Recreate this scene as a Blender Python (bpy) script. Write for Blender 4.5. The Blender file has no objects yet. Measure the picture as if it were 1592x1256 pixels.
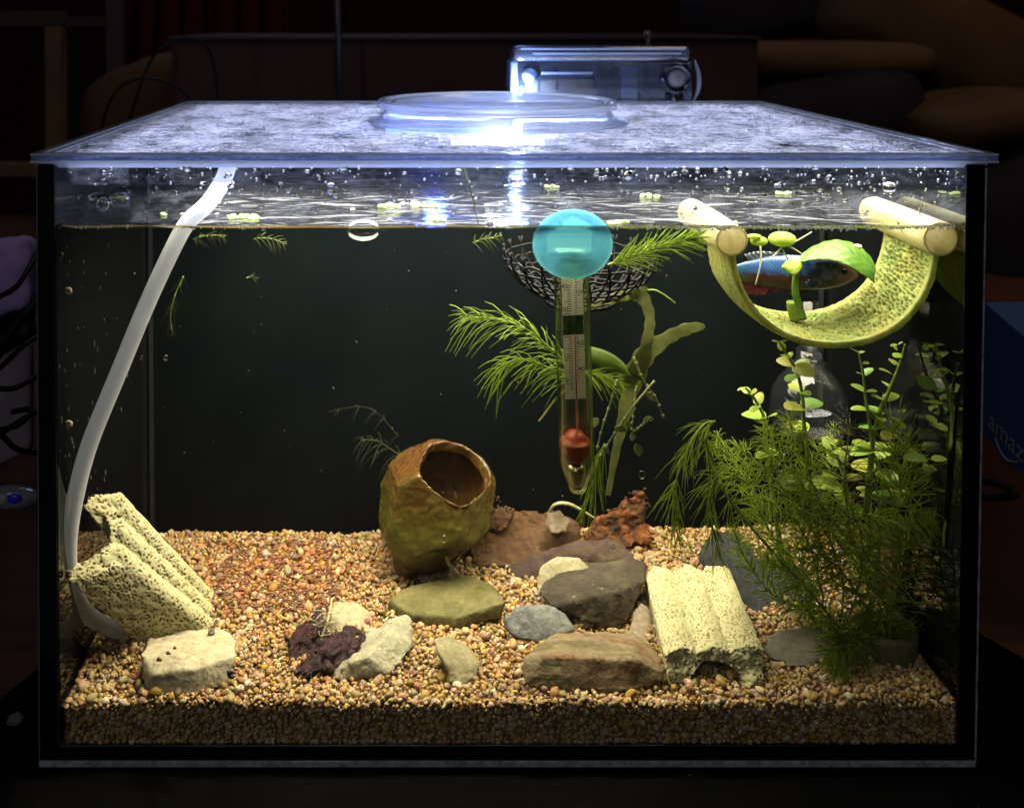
import bpy, bmesh, math, random
import numpy as np
from mathutils import Vector, Matrix, Quaternion

random.seed(7)
rng = np.random.default_rng(11)
S = bpy.context.scene
COL = S.collection
PI = math.pi

# ------------------------------------------------------------------ camera
F, PPX, PPY = 1500.0, 644.0, 72.0
TH = math.atan(37 / 1500)
CAM = np.array([0.0, -0.405, 0.318])
cd = bpy.data.cameras.new('camera')
cam = bpy.data.objects.new('camera', cd)
COL.objects.link(cam)
cam.location = CAM
cam.rotation_euler = (PI / 2 - TH, 0, 0)
cd.sensor_width = 36
cd.sensor_fit = 'HORIZONTAL'
cd.lens = F / 1592 * 36
cd.shift_x = (796 - PPX) / 1592
cd.shift_y = -(628 - PPY) / 1592
cd.clip_start = 0.01
cd.clip_end = 50
S.camera = cam
cd.dof.use_dof = True
cd.dof.focus_distance = 0.45
cd.dof.aperture_fstop = 13

# ------------------------------------------------------------------ world, lamps, exposure
W = bpy.data.worlds.new('World')
S.world = W
W.use_nodes = True
W.node_tree.nodes['Background'].inputs[0].default_value = (0.5, 0.55, 0.8, 1)
W.node_tree.nodes['Background'].inputs[1].default_value = 0.004


def lamp(name, kind, loc, power, color, size=0.1, size_y=None, rot=(0, 0, 0), spread=None):
    d = bpy.data.lights.new(name, kind)
    d.energy = power
    d.color = color
    if kind == 'AREA':
        d.shape = 'RECTANGLE' if size_y else 'DISK'
        d.size = size
        if size_y:
            d.size_y = size_y
        if spread:
            d.spread = spread
    else:
        d.shadow_soft_size = size
    o = bpy.data.objects.new(name, d)
    COL.objects.link(o)
    o.location = loc
    o.rotation_euler = rot
    return o


LEDX, LEDY, LEDZ = 0.043, 0.098, 0.2475
lamp('led_light', 'AREA', (0.058, 0.074, LEDZ), 2.3, (1.0, 0.95, 0.87), 0.345, 0.132, spread=math.radians(146))
lamp('lid_fill_light', 'AREA', (0.043, 0.134, LEDZ + 0.001), 1.55, (0.76, 0.80, 1.0), 0.38, 0.27, rot=(PI, 0, 0), spread=math.radians(116))  # added fill aimed upward to brighten the lid, not a fixture of the tank
lamp('led_side_glow', 'POINT', (LEDX, LEDY - 0.012, LEDZ + 0.004), 0.27, (0.78, 0.85, 1.0), 0.006)
lamp('led_blue_glow', 'POINT', (0.012, 0.135, LEDZ + 0.003), 0.26, (0.05, 0.12, 1.0), 0.006)
lamp('led_rear_glow', 'POINT', tuple(P_ for P_ in (0.072, 0.2695, 0.2640)), 0.45, (0.42, 0.58, 1.0), 0.003)
lamp('room_fill_front', 'AREA', (-0.5, -1.5, 1.3), 3.8, (0.95, 0.95, 1.0), 0.8, None, (math.radians(55), 0, math.radians(-18)))  # added fill light for faces towards the camera, not an actual room lamp
lamp('room_fill_back', 'AREA', (0.9, 0.2, 1.9), 5.0, (1.0, 0.78, 0.55), 0.9, None, (math.radians(28), 0, 0))  # added warm fill so the background shows faintly, not an actual room lamp
lamp('room_lamp_cool', 'AREA', (-0.2, 1.7, 1.25), 2.2, (0.55, 0.68, 1.0), 0.7, 0.4, (math.radians(-62), 0, 0))

S.view_settings.view_transform = 'Standard'
S.view_settings.look = 'None'
S.view_settings.exposure = 0
S.view_settings.gamma = 1
S.cycles.use_denoising = True
S.cycles.max_bounces = 14
S.cycles.transparent_max_bounces = 40
S.cycles.transmission_bounces = 10
S.cycles.glossy_bounces = 6
S.cycles.diffuse_bounces = 4
S.cycles.sample_clamp_indirect = 4
S.cycles.caustics_reflective = False
S.cycles.caustics_refractive = False


# ------------------------------------------------------------------ projecting photo positions into the place
def ray(px, py):
    u, v = (px - PPX) / F, -(py - PPY) / F
    c, s = math.cos(TH), math.sin(TH)
    return np.array([u, c + v * s, v * c - s])


def P(px, py, y):
    d = ray(px, py)
    return CAM + d * ((y - CAM[1]) / d[1])


GZ = 0.0235


def G(px, py, z=GZ):
    d = ray(px, py)
    return CAM + d * ((z - CAM[2]) / d[2])


def path(pts):
    return [P(*p) for p in pts]


def spl(pts, n):
    """Catmull-Rom through pts, n samples."""
    pts = [np.asarray(p, float) for p in pts]
    a = [2 * pts[0] - pts[1]] + pts + [2 * pts[-1] - pts[-2]]
    out = []
    m = len(pts) - 1
    for i in range(n):
        t = i / (n - 1) * m
        k = min(int(t), m - 1)
        t -= k
        p0, p1, p2, p3 = a[k], a[k + 1], a[k + 2], a[k + 3]
        out.append(0.5 * (2 * p1 + (p2 - p0) * t + (2 * p0 - 5 * p1 + 4 * p2 - p3) * t * t + (3 * p1 - p0 - 3 * p2 + p3) * t ** 3))
    return out


# ------------------------------------------------------------------ vectorised noise
_perm = np.random.default_rng(3).permutation(256)
_perm = np.concatenate([_perm, _perm, _perm])
_grad = np.random.default_rng(4).normal(size=(256, 3))
_grad /= np.linalg.norm(_grad, axis=1)[:, None]


def _hash(i, j, k):
    return _perm[_perm[_perm[i & 255] + (j & 255)] + (k & 255)]


def pnoise(p):
    p = np.asarray(p, float)
    i = np.floor(p).astype(int)
    f = p - i
    u = f * f * f * (f * (f * 6 - 15) + 10)
    r = 0
    for dx in (0, 1):
        for dy in (0, 1):
            for dz in (0, 1):
                g = _grad[_hash(i[:, 0] + dx, i[:, 1] + dy, i[:, 2] + dz)]
                d = f - np.array([dx, dy, dz])
                w = (u[:, 0] if dx else 1 - u[:, 0]) * (u[:, 1] if dy else 1 - u[:, 1]) * (u[:, 2] if dz else 1 - u[:, 2])
                r = r + w * (g * d).sum(1)
    return r * 1.5


def fbm(p, o=4):
    r, a = 0, 1.0
    p = np.asarray(p, float)
    for _ in range(o):
        r = r + a * pnoise(p)
        p = p * 2.03 + 7.3
        a *= 0.5
    return r


def worley(p):
    p = np.asarray(p, float)
    i = np.floor(p).astype(int)
    f1 = np.full(len(p), 9.0)
    f2 = np.full(len(p), 9.0)
    for dx in (-1, 0, 1):
        for dy in (-1, 0, 1):
            for dz in (-1, 0, 1):
                c = i + np.array([dx, dy, dz])
                h = _hash(c[:, 0], c[:, 1], c[:, 2])
                q = c + 0.5 + _grad[h] * 0.42
                d = np.linalg.norm(p - q, axis=1)
                m = d < f1
                f2 = np.where(m, f1, np.minimum(f2, d))
                f1 = np.where(m, d, f1)
    return f1, f2


# ------------------------------------------------------------------ mesh building
class MB:
    def __init__(self):
        self.v, self.f, self.m = [], [], []

    def add(self, vs, fs, mi=0):
        b = len(self.v)
        self.v += [tuple(map(float, p)) for p in vs]
        self.f += [tuple(b + i for i in f) for f in fs]
        self.m += [mi] * len(fs)

    def box(self, lo, hi, mi=0):
        x0, y0, z0 = lo
        x1, y1, z1 = hi
        self.add([(x0, y0, z0), (x1, y0, z0), (x1, y1, z0), (x0, y1, z0), (x0, y0, z1), (x1, y0, z1), (x1, y1, z1), (x0, y1, z1)],
                 [(0, 3, 2, 1), (4, 5, 6, 7), (0, 1, 5, 4), (1, 2, 6, 5), (2, 3, 7, 6), (3, 0, 4, 7)], mi)

    def tube(self, pts, rad, sides=8, cap=True, flat=None, mi=0):
        pts = [np.asarray(p, float) for p in pts]
        n = len(pts)
        if not hasattr(rad, '__len__'):
            rad = [rad] * n
        t0 = pts[1] - pts[0]
        t0 = t0 / (np.linalg.norm(t0) + 1e-12)
        ref = np.array([0, 1.0, 0]) if abs(t0[1]) < 0.9 else np.array([1.0, 0, 0])
        vs, fs = [], []
        for i in range(n):
            t = pts[min(i + 1, n - 1)] - pts[max(i - 1, 0)]
            t = t / (np.linalg.norm(t) + 1e-12)
            a = ref - t * ref.dot(t)
            a = a / (np.linalg.norm(a) + 1e-12)
            ref = a
            b = np.cross(t, a)
            for k in range(sides):
                w = 2 * PI * k / sides
                vs.append(pts[i] + rad[i] * ((math.cos(w) * (flat or 1)) * a + math.sin(w) * b))
        for i in range(n - 1):
            for k in range(sides):
                k2 = (k + 1) % sides
                fs.append((i * sides + k, i * sides + k2, (i + 1) * sides + k2, (i + 1) * sides + k))
        if cap:
            fs.append(tuple(range(sides - 1, -1, -1)))
            fs.append(tuple((n - 1) * sides + k for k in range(sides)))
        self.add(vs, fs, mi)

    def lathe(self, prof, M=None, seg=32, sx=1, sy=1, mi=0):
        """prof: list of (r, z). M: 4x4 placing."""
        vs, fs = [], []
        n = len(prof)
        for r, z in prof:
            for k in range(seg):
                w = 2 * PI * k / seg
                p = Vector((r * math.cos(w) * sx, r * math.sin(w) * sy, z))
                vs.append((M @ p) if M is not None else p)
        for i in range(n - 1):
            for k in range(seg):
                k2 = (k + 1) % seg
                fs.append((i * seg + k, i * seg + k2, (i + 1) * seg + k2, (i + 1) * seg + k))
        if prof[0][0] > 1e-6:
            fs.append(tuple(range(seg - 1, -1, -1)))
        if prof[-1][0] > 1e-6:
            fs.append(tuple((n - 1) * seg + k for k in range(seg)))
        self.add(vs, fs, mi)

    def grid(self, fn, nu, nv, mi=0):
        vs = [fn(i / nu, j / nv) for i in range(nu + 1) for j in range(nv + 1)]
        fs = [(i * (nv + 1) + j, (i + 1) * (nv + 1) + j, (i + 1) * (nv + 1) + j + 1, i * (nv + 1) + j + 1) for i in range(nu) for j in range(nv)]
        self.add(vs, fs, mi)

    def ball(self, c, r, seg=8, ring=6, sc=(1, 1, 1)):
        prof = [(math.sin(PI * i / ring), -math.cos(PI * i / ring)) for i in range(ring + 1)]
        prof[0] = (0.001, -1)
        prof[-1] = (0.001, 1)
        M = Matrix.Translation(Vector(c)) @ Matrix.Diagonal((r * sc[0], r * sc[1], r * sc[2], 1))
        self.lathe(prof, M, seg)

    def mesh(self, name, smooth=True):
        me = bpy.data.meshes.new(name)
        me.from_pydata(self.v, [], self.f)
        me.update()
        if any(self.m):
            me.polygons.foreach_set('material_index', self.m)
        if smooth:
            me.polygons.foreach_set('use_smooth', [True] * len(me.polygons))
        return me


def sharp(me, ang=0.6):
    try:
        me.set_sharp_from_angle(angle=ang)
    except Exception:
        pass


def obj(name, mb, mats, parent=None, smooth=True, kind=None, label=None, auto=None):
    me = mb.mesh(name, smooth) if isinstance(mb, MB) else mb
    if auto:
        sharp(me, auto)
    for m in (mats if isinstance(mats, (list, tuple)) else [mats]):
        me.materials.append(m)
    o = bpy.data.objects.new(name, me)
    COL.objects.link(o)
    if parent is not None:
        o.parent = parent
        if parent.type == 'EMPTY':
            o.matrix_parent_inverse = Matrix.Translation(-parent.location)
        else:
            o.matrix_parent_inverse = Matrix.Translation(-parent.location) if parent.parent is None else Matrix()
    else:
        n = len(me.vertices)
        co = np.empty(n * 3)
        me.vertices.foreach_get('co', co)
        co = co.reshape(-1, 3)
        base = np.array([co[:, 0].mean(), co[:, 1].mean(), co[:, 2].min()])
        me.vertices.foreach_set('co', (co - base).ravel())
        o.location = base
        me.update()
    if kind:
        o['kind'] = kind
    if label:
        o['label'] = label
    return o


def thing(name, label, cat, loc, group=None):
    o = bpy.data.objects.new(name, None)
    o.empty_display_size = 0.005
    COL.objects.link(o)
    o.location = Vector([float(c) for c in loc])
    o['label'] = label
    o['category'] = cat
    if group:
        o['group'] = group
    return o


def tag(o, label, cat, group=None):
    o['label'] = label
    o['category'] = cat
    if group:
        o['group'] = group
    return o


def evaluated(ob):
    dg = bpy.context.evaluated_depsgraph_get()
    me = bpy.data.meshes.new_from_object(ob.evaluated_get(dg))
    old = ob.data
    bpy.data.objects.remove(ob)
    if old.users == 0:
        bpy.data.meshes.remove(old) if isinstance(old, bpy.types.Mesh) else None
    return me


def remesh(mb, voxel, smooth=4):
    me = mb.mesh('shape', True)
    bm = bmesh.new()
    bm.from_mesh(me)
    bmesh.ops.recalc_face_normals(bm, faces=bm.faces)
    bm.to_mesh(me)
    bm.free()
    ob = bpy.data.objects.new('shape', me)
    COL.objects.link(ob)
    r = ob.modifiers.new('r', 'REMESH')
    r.mode = 'VOXEL'
    r.voxel_size = voxel
    r.use_smooth_shade = True
    if smooth:
        s = ob.modifiers.new('s', 'SMOOTH')
        s.iterations = smooth
        s.factor = 0.5
    return evaluated(ob)


def coords(me):
    n = len(me.vertices)
    co = np.empty(n * 3)
    me.vertices.foreach_get('co', co)
    no = np.empty(n * 3)
    me.vertices.foreach_get('normal', no)
    return co.reshape(-1, 3), no.reshape(-1, 3)


def set_coords(me, co):
    me.vertices.foreach_set('co', np.ascontiguousarray(co).ravel())
    me.update()


def attr(me, name, vals):
    a = me.attributes.new(name, 'FLOAT', 'POINT')
    a.data.foreach_set('value', np.asarray(vals, dtype=np.float32))


def attr_col(me, name, cols):
    a = me.attributes.new(name, 'FLOAT_COLOR', 'POINT')
    c = np.ones((len(cols), 4), dtype=np.float32)
    c[:, :3] = cols
    a.data.foreach_set('color', c.ravel())


def hull(mb, pts):
    bm = bmesh.new()
    vs = [bm.verts.new(tuple(map(float, p))) for p in pts]
    bmesh.ops.convex_hull(bm, input=vs)
    bm.verts.index_update()
    idx = {}
    used = [v for v in bm.verts if v.link_faces]
    for i, v in enumerate(used):
        idx[v] = i
    mb.add([v.co for v in used], [tuple(idx[v] for v in f.verts) for f in bm.faces])
    bm.free()


# ------------------------------------------------------------------ materials
class NT:
    def __init__(self, name):
        self.m = bpy.data.materials.new(name)
        self.m.use_nodes = True
        self.t = self.m.node_tree
        self.t.nodes.clear()
        self.out = self.t.nodes.new('ShaderNodeOutputMaterial')

    def n(self, kind, **kw):
        o = self.t.nodes.new('ShaderNode' + kind)
        for k, v in kw.items():
            if k.startswith('i_'):
                key = k[2:].replace('_', ' ')
                o.inputs[key].default_value = v
            else:
                setattr(o, k, v)
        return o

    def l(self, a, b):
        self.t.links.new(a, b)

    def math(self, op, a, b=None, clamp=False):
        o = self.n('Math', operation=op)
        o.use_clamp = clamp
        for i, x in enumerate((a, b)):
            if x is None:
                continue
            if hasattr(x, 'is_linked'):
                self.l(x, o.inputs[i])
            else:
                o.inputs[i].default_value = x
        return o.outputs[0]

    def coord(self):
        return self.n('TexCoord').outputs['Object']

    def noise(self, scale, detail=4, rough=0.55, vec=None, dist=0):
        o = self.n('TexNoise')
        o.inputs['Scale'].default_value = scale
        o.inputs['Detail'].default_value = detail
        o.inputs['Roughness'].default_value = rough
        o.inputs['Distortion'].default_value = dist
        self.l(vec or self.coord(), o.inputs['Vector'])
        return o.outputs['Fac']

    def ramp(self, fac, stops):
        o = self.n('ValToRGB')
        e = o.color_ramp.elements
        while len(e) < len(stops):
            e.new(0.5)
        for k, (p, c) in enumerate(stops):
            e[k].position = p
            e[k].color = (*c, 1)
        self.l(fac, o.inputs[0])
        return o.outputs[0]

    def mix(self, fac, a, b):
        o = self.n('MixShader')
        if hasattr(fac, 'is_linked'):
            self.l(fac, o.inputs[0])
        else:
            o.inputs[0].default_value = fac
        self.l(a, o.inputs[1])
        self.l(b, o.inputs[2])
        return o.outputs[0]

    def bump(self, h, strength, dist):
        o = self.n('Bump')
        o.inputs['Strength'].default_value = strength
        o.inputs['Distance'].default_value = dist
        self.l(h, o.inputs['Height'])
        return o.outputs[0]

    def schlick(self, base=0.04, mult=1.0, nrm=None, power=5):
        lw = self.n('LayerWeight')
        lw.inputs['Blend'].default_value = 0.5
        if nrm:
            self.l(nrm, lw.inputs['Normal'])
        p = self.math('POWER', lw.outputs['Facing'], power)
        p = self.math('MULTIPLY', p, (1 - base) * mult)
        return self.math('ADD', p, base * mult, True)

    def done(self, s):
        self.l(s, self.out.inputs['Surface'])
        return self.m


def mat(name, cols, scale=150, rough=0.6, bump=0.0, bscale=None, bdist=0.001, spec=0.4, detail=5, dist=0, metal=0, stops=None, coat=0):
    t = NT(name)
    b = t.n('BsdfPrincipled')
    b.inputs['Roughness'].default_value = rough
    b.inputs['Specular IOR Level'].default_value = spec
    b.inputs['Metallic'].default_value = metal
    if coat:
        b.inputs['Coat Weight'].default_value = coat
    if len(cols) == 1:
        b.inputs['Base Color'].default_value = (*cols[0], 1)
    else:
        n = len(cols)
        st = stops or [0.32 + 0.36 * k / (n - 1) for k in range(n)]
        t.l(t.ramp(t.noise(scale, detail, 0.6, dist=dist), list(zip(st, cols))), b.inputs['Base Color'])
    if bump:
        t.l(t.bump(t.noise(bscale or scale * 3, 6, 0.65), bump, bdist), b.inputs['Normal'])
    return t.done(b.outputs[0])


def leafy(name, c1, c2, scale=200, trans=0.45, rough=0.45, spec=0.35, clear_=0.0):
    t = NT(name)
    col = t.ramp(t.noise(scale, 3), [(0.35, c1), (0.65, c2)])
    b = t.n('BsdfPrincipled')
    b.inputs['Roughness'].default_value = rough
    b.inputs['Specular IOR Level'].default_value = spec
    t.l(col, b.inputs['Base Color'])
    tr = t.n('BsdfTranslucent')
    t.l(col, tr.inputs['Color'])
    s = t.mix(trans, b.outputs[0], tr.outputs[0])
    if clear_:
        tp = t.n('BsdfTransparent')
        tp.inputs[0].default_value = (.75, .78, .6, 1)
        s = t.mix(clear_, s, tp.outputs[0])
    return t.done(s)


def clear(name, tint=(1, 1, 1), base=0.04, mult=1.0, rough=0.0, gl=(1, 1, 1), bump=None, power=5, haze=0, haze_col=(0.8, 0.85, 1.0)):
    t = NT(name)
    nrm = None
    if bump:
        nrm = t.bump(t.noise(bump[0], 4), bump[1], bump[2])
    tp = t.n('BsdfTransparent')
    tp.inputs[0].default_value = (*tint, 1)
    g = t.n('BsdfGlossy')
    g.inputs['Color'].default_value = (*gl, 1)
    g.inputs['Roughness'].default_value = rough
    if nrm:
        t.l(nrm, g.inputs['Normal'])
    s = tp.outputs[0]
    if haze:
        d = t.n('BsdfDiffuse')
        d.inputs[0].default_value = (*haze_col, 1)
        tl = t.n('BsdfTranslucent')
        tl.inputs[0].default_value = (*haze_col, 1)
        s = t.mix(haze, s, t.mix(0.5, d.outputs[0], tl.outputs[0]))
    return t.done(t.mix(t.schlick(base, mult, nrm, power), s, g.outputs[0]))


def attr_mat(name, aname, rough=0.5, spec=0.4, bump=0, bscale=500, bdist=0.0005, trans=0):
    t = NT(name)
    a = t.n('Attribute', attribute_name=aname)
    b = t.n('BsdfPrincipled')
    b.inputs['Roughness'].default_value = rough
    b.inputs['Specular IOR Level'].default_value = spec
    t.l(a.outputs['Color'], b.inputs['Base Color'])
    if bump:
        t.l(t.bump(t.noise(bscale, 5), bump, bdist), b.inputs['Normal'])
    s = b.outputs[0]
    if trans:
        tr = t.n('BsdfTranslucent')
        t.l(a.outputs['Color'], tr.inputs['Color'])
        s = t.mix(trans, s, tr.outputs[0])
    return t.done(s)
# ------------------------------------------------------------------ shared materials
GLASS = clear('tank_glass', (0.985, 0.995, 0.99), 0.035, 1.0)
BLACK = mat('black_silicone', [(0.004, 0.004, 0.006)], rough=0.35, spec=0.3)
PART = mat('black_background', [(0.0012, 0.0024, 0.0032), (0.0034, 0.0052, 0.0060)], scale=14, rough=0.6, spec=0.04)
EDGE = mat('polished_glass_edge', [(0.16, 0.20, 0.23), (0.42, 0.50, 0.56)], scale=260, rough=0.22, spec=0.8, bump=0.5, bscale=900)


def acrylic():
    t = NT('fogged_acrylic')
    fine = t.noise(900, 6, 0.75)
    wide = t.noise(42, 5, 0.65)
    mp = t.n('Mapping')
    mp.inputs['Scale'].default_value = (0.55, 1.0, 1)
    t.l(t.coord(), mp.inputs['Vector'])
    streak = t.noise(820, 4, 0.7, vec=mp.outputs[0])
    nrm = t.bump(t.math('ADD', fine, streak), 1.0, 0.002)
    tp = t.n('BsdfTransparent')
    tp.inputs[0].default_value = (0.97, 0.98, 1, 1)
    d = t.n('BsdfDiffuse')
    d.inputs[0].default_value = (0.76, 0.79, 0.93, 1)
    tl = t.n('BsdfTranslucent')
    tl.inputs[0].default_value = (0.76, 0.79, 0.93, 1)
    t.l(nrm, d.inputs['Normal'])
    t.l(nrm, tl.inputs['Normal'])
    g = t.n('BsdfGlossy')
    g.inputs['Roughness'].default_value = 0.12
    t.l(nrm, g.inputs['Normal'])
    # droplets: patchy coverage, real water beads scatter the light
    cov = t.n('MapRange')
    t.l(streak, cov.inputs['Value'])
    cov.inputs['From Min'].default_value = 0.43
    cov.inputs['From Max'].default_value = 0.56
    cov.inputs['To Min'].default_value = 0.08
    cov.inputs['To Max'].default_value = 0.95
    cv = t.math('MULTIPLY', cov.outputs[0], t.math('ADD', t.math('MULTIPLY', t.math('SUBTRACT', wide, .5), 3.0), 0.40), True)
    s = t.mix(cv, tp.outputs[0], t.mix(0.4, tl.outputs[0], d.outputs[0]))
    return t.done(t.mix(t.schlick(0.05, 0.34, nrm), s, g.outputs[0]))


LID = acrylic()
RIM = clear('acrylic_rim', (0.93, 0.95, 1.0), 0.08, 1.0, rough=0.05, haze=0.42, haze_col=(0.72, 0.80, 1.0), bump=(260, 0.45, 0.001), power=2.6)

# ------------------------------------------------------------------ tank measures
XL, XR = -0.1535, 0.2365          # inner faces of the side panes
OXL, OXR = -0.1592, 0.2412        # outer faces
YF, YP, YB = 0.006, 0.147, 0.262  # inner front, false back panel, back
ZB, ZT, ZW = 0.0045, 0.2575, 0.2285

# ------------------------------------------------------------------ setting
t = NT('dark_wood')
mp = t.n('Mapping')
mp.inputs['Scale'].default_value = (1, 14, 14)
t.l(t.coord(), mp.inputs['Vector'])
b = t.n('BsdfPrincipled')
b.inputs['Roughness'].default_value = 0.75
b.inputs['Specular IOR Level'].default_value = 0.1
t.l(t.ramp(t.noise(6, 6, 0.6, vec=mp.outputs[0]), [(0.3, (0.050, 0.020, 0.010)), (0.7, (0.105, 0.042, 0.020))]), b.inputs['Base Color'])
WOOD = t.done(b.outputs[0])
mb = MB()
mb.box((-1.6, -0.7, -0.04), (1.8, 1.2, -0.0045))
table = obj('table_top', mb, WOOD, smooth=False, kind='structure')
mb = MB()
a, b_, c, d_ = G(-60, 960, -0.004), G(66, 838, -0.004), G(1700, 1000, -0.004), G(1525, 858, -0.004)
prof = [(-0.26, -0.25), (0.34, -0.25), (0.36, 0.05), (0.27, 0.30), (-0.165, 0.30), (-0.19, 0.04), (-0.185, -0.05)]
prof = [(-0.15, -0.12), (0.42, -0.2), (0.35, -0.01), (0.262, 0.15), (0.262, 0.32), (-0.17, 0.32), (-0.17, 0.10), (-0.215, -0.005), (-0.20, -0.04)]
n = len(prof)
mb.add([(x, y, -0.0044) for x, y in prof] + [(x, y, -0.0004) for x, y in prof],
       [tuple(range(n - 1, -1, -1)), tuple(range(n, 2 * n))] + [(i, (i + 1) % n, n + (i + 1) % n, n + i) for i in range(n)])
mat_shadow = tag(obj('tank_mat_shadow', mb, mat('foam_and_shadow', [(0.0022, 0.002, 0.002)], rough=0.95, spec=0.05), smooth=False),  # black outline takes in the tank's shadow on the table besides the mat
             'thin black foam mat under the fish tank, outline also standing in for its shadow', 'mat')
mb = MB()
mb.box((-4, 2.6, -1.2), (4, 2.7, 3))
obj('back_wall', mb, mat('room_wall', [(0.020, 0.006, 0.007), (0.035, 0.010, 0.012)], scale=1.5, rough=0.9, spec=0.1), smooth=False, kind='structure')
mb = MB()
mb.box((-4, -3, -1.3), (4, 2.6, -1.2))
obj('room_floor', mb, mat('room_floor', [(0.03, 0.02, 0.015)], rough=0.9), smooth=False, kind='structure')


def bx(px0, py0, px1, py1, y, dep):
    a, b = P(px0, py1, y), P(px1, py0, y)
    return (min(a[0], b[0]), y, min(a[2], b[2])), (max(a[0], b[0]), y + dep, max(a[2], b[2]))


# shelf unit and curtain at the left back
sh = thing('shelf_unit', 'dim wooden shelf frame with an upright post behind the tank', 'shelf', P(80, 290, 1.3))
wp = mat('dim_post_wood', [(0.09, 0.05, 0.025), (0.16, 0.09, 0.045)], scale=8, rough=0.6)
mb = MB(); mb.box(*bx(72, 42, 94, 330, 1.3, 0.03)); obj('post', mb, wp, sh, False)
mb = MB(); mb.box(*bx(-60, 18, 96, 41, 1.305, 0.03)); obj('shelf_board', mb, mat('dim_board', [(0.035, 0.03, 0.022)], rough=0.6), sh, False)
mb = MB(); mb.box(*bx(-60, 255, 71, 275, 1.305, 0.03)); obj('shelf_board', mb, wp, sh, False)
mb = MB(); mb.box(*bx(165, -40, 188, 125, 1.32, 0.02)); obj('post', mb, mat('dim_grey_post', [(0.05, 0.035, 0.035)], rough=0.6), sh, False)
mb = MB(); mb.box(*bx(97, 26, 164, 42, 1.32, 0.02)); obj('shelf_board', mb, mat('dim_grey_board', [(0.03, 0.022, 0.022)], rough=0.6), sh, False)

mb = MB()
mb.grid(lambda u, v: tuple(P(188 + 260 * u, -60 + 190 * v, 1.5 + 0.012 * math.sin(u * 40) + 0.006 * math.sin(u * 91 + v))), 80, 6)
me = mb.mesh('curtain')
cu = obj('curtain', mb, mat('dark_red_cloth', [(0.055, 0.003, 0.010)], rough=0.9, spec=0.1))
cu.modifiers.new('thick', 'SOLIDIFY').thickness = 0.004
tag(cu, 'dark red curtain hanging in the unlit room behind the tank', 'curtain')


def cushion(name, px0, py0, px1, py1, y, dep, m, rotz, label):
    lo, hi = bx(px0, py0, px1, py1, y, dep)
    c = (np.array(lo) + hi) / 2
    h = (np.array(hi) - lo) / 2
    mb = MB()
    nu, nv = 36, 22

    def fn(u, v):
        a, b = u * 2 * PI, (v - 0.5) * PI
        e = 0.42
        sg = lambda w: math.copysign(abs(w) ** e, w)
        p = np.array([sg(math.cos(b)) * sg(math.cos(a)), sg(math.cos(b)) * sg(math.sin(a)), sg(math.sin(b))])
        return p
    mb.grid(fn, nu, nv)
    v = np.array(mb.v)
    v = v * h * (1 - 0.16 * (np.abs(v[:, [1, 2, 0]]) ** 2))
    v[:, 2] += 0.25 * h[2] * np.sin(v[:, 0] / h[0] * 1.6 + rotz * 9) + 0.05 * h[2] * fbm(v * 14, 3)
    cr, sr = math.cos(rotz), math.sin(rotz)
    w = v.copy()
    w[:, 0] = v[:, 0] * cr - v[:, 2] * sr
    w[:, 2] = v[:, 0] * sr + v[:, 2] * cr
    mb.v = [tuple(q) for q in w + c]
    return tag(obj(name, mb, m), label, 'cushion')


cb = mat('brown_velvet', [(0.075, 0.042, 0.022), (0.11, 0.062, 0.032)], scale=10, rough=0.95, spec=0.1, bump=0.2, bscale=200)
cdk = mat('dark_velvet', [(0.018, 0.015, 0.022), (0.03, 0.022, 0.028)], scale=10, rough=0.95, spec=0.1)
cushion('cushion', 1130, 62, 1500, 128, 1.0, 0.25, cb, -0.06, 'long brown sofa cushion lying just above the back right corner of the lid')
cushion('cushion', 1330, -30, 1700, 150, 1.12, 0.25, cb, -0.30, 'large brown sofa cushion slumped at the upper right, highest of the cushions')
cushion('cushion', 1080, -60, 1420, 72, 1.35, 0.2, cdk, 0.1, 'dark grey sofa back cushion standing behind the brown cushions')
cushion('cushion', 1160, 122, 1480, 260, 0.95, 0.25, cdk, 0.02, 'dark grey seat cushion under the long brown cushion')
cushion('cushion', 1470, 160, 1720, 235, 0.85, 0.25, cb, 0.08, 'brown cushion beyond the right end of the lid, lowest of the cushions')
cushion('cushion', 102, 104, 330, 260, 1.05, 0.2, cb, 0.06, 'brown rounded cushion behind the black cables at the left of the lid')
cushion('cushion', 1530, 250, 1760, 480, 0.8, 0.25, cdk, 0.0, 'dark seat cushion above the blue parcel box')

pn = thing('cabinet', 'low dark reddish brown cabinet standing behind the tank lid', 'cabinet', P(720, 240, 0.9))
mb = MB(); mb.box(*bx(268, 62, 1178, 300, 0.9, 0.3)); obj('body', mb, mat('cabinet_veneer', [(0.045, 0.024, 0.025), (0.06, 0.032, 0.032)], scale=6, rough=0.6, spec=0.2), pn, False)
mb = MB(); mb.box(*bx(262, 57, 1184, 61.5, 0.89, 0.32)); obj('top_board', mb, mat('cabinet_top', [(0.05, 0.032, 0.036)], rough=0.35, spec=0.4), pn, False)
for x0, x1 in ((276, 560), (568, 860), (868, 1170)):
    mb = MB(); mb.box(*bx(x0, 72, x1, 300, 0.895, 0.0045)); obj('door', mb, bpy.data.materials['cabinet_veneer'], pn, False)
mb = MB(); mb.tube([P(522, -60, 0.6), P(526, 56, 0.6), P(529, 300, 0.6)], 0.0035, 10)
tag(obj('floor_lamp_pole', mb, mat('dull_metal', [(0.07, 0.07, 0.08)], rough=0.4, metal=0.6)), 'thin grey pole standing upright behind the lid', 'pole')

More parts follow.
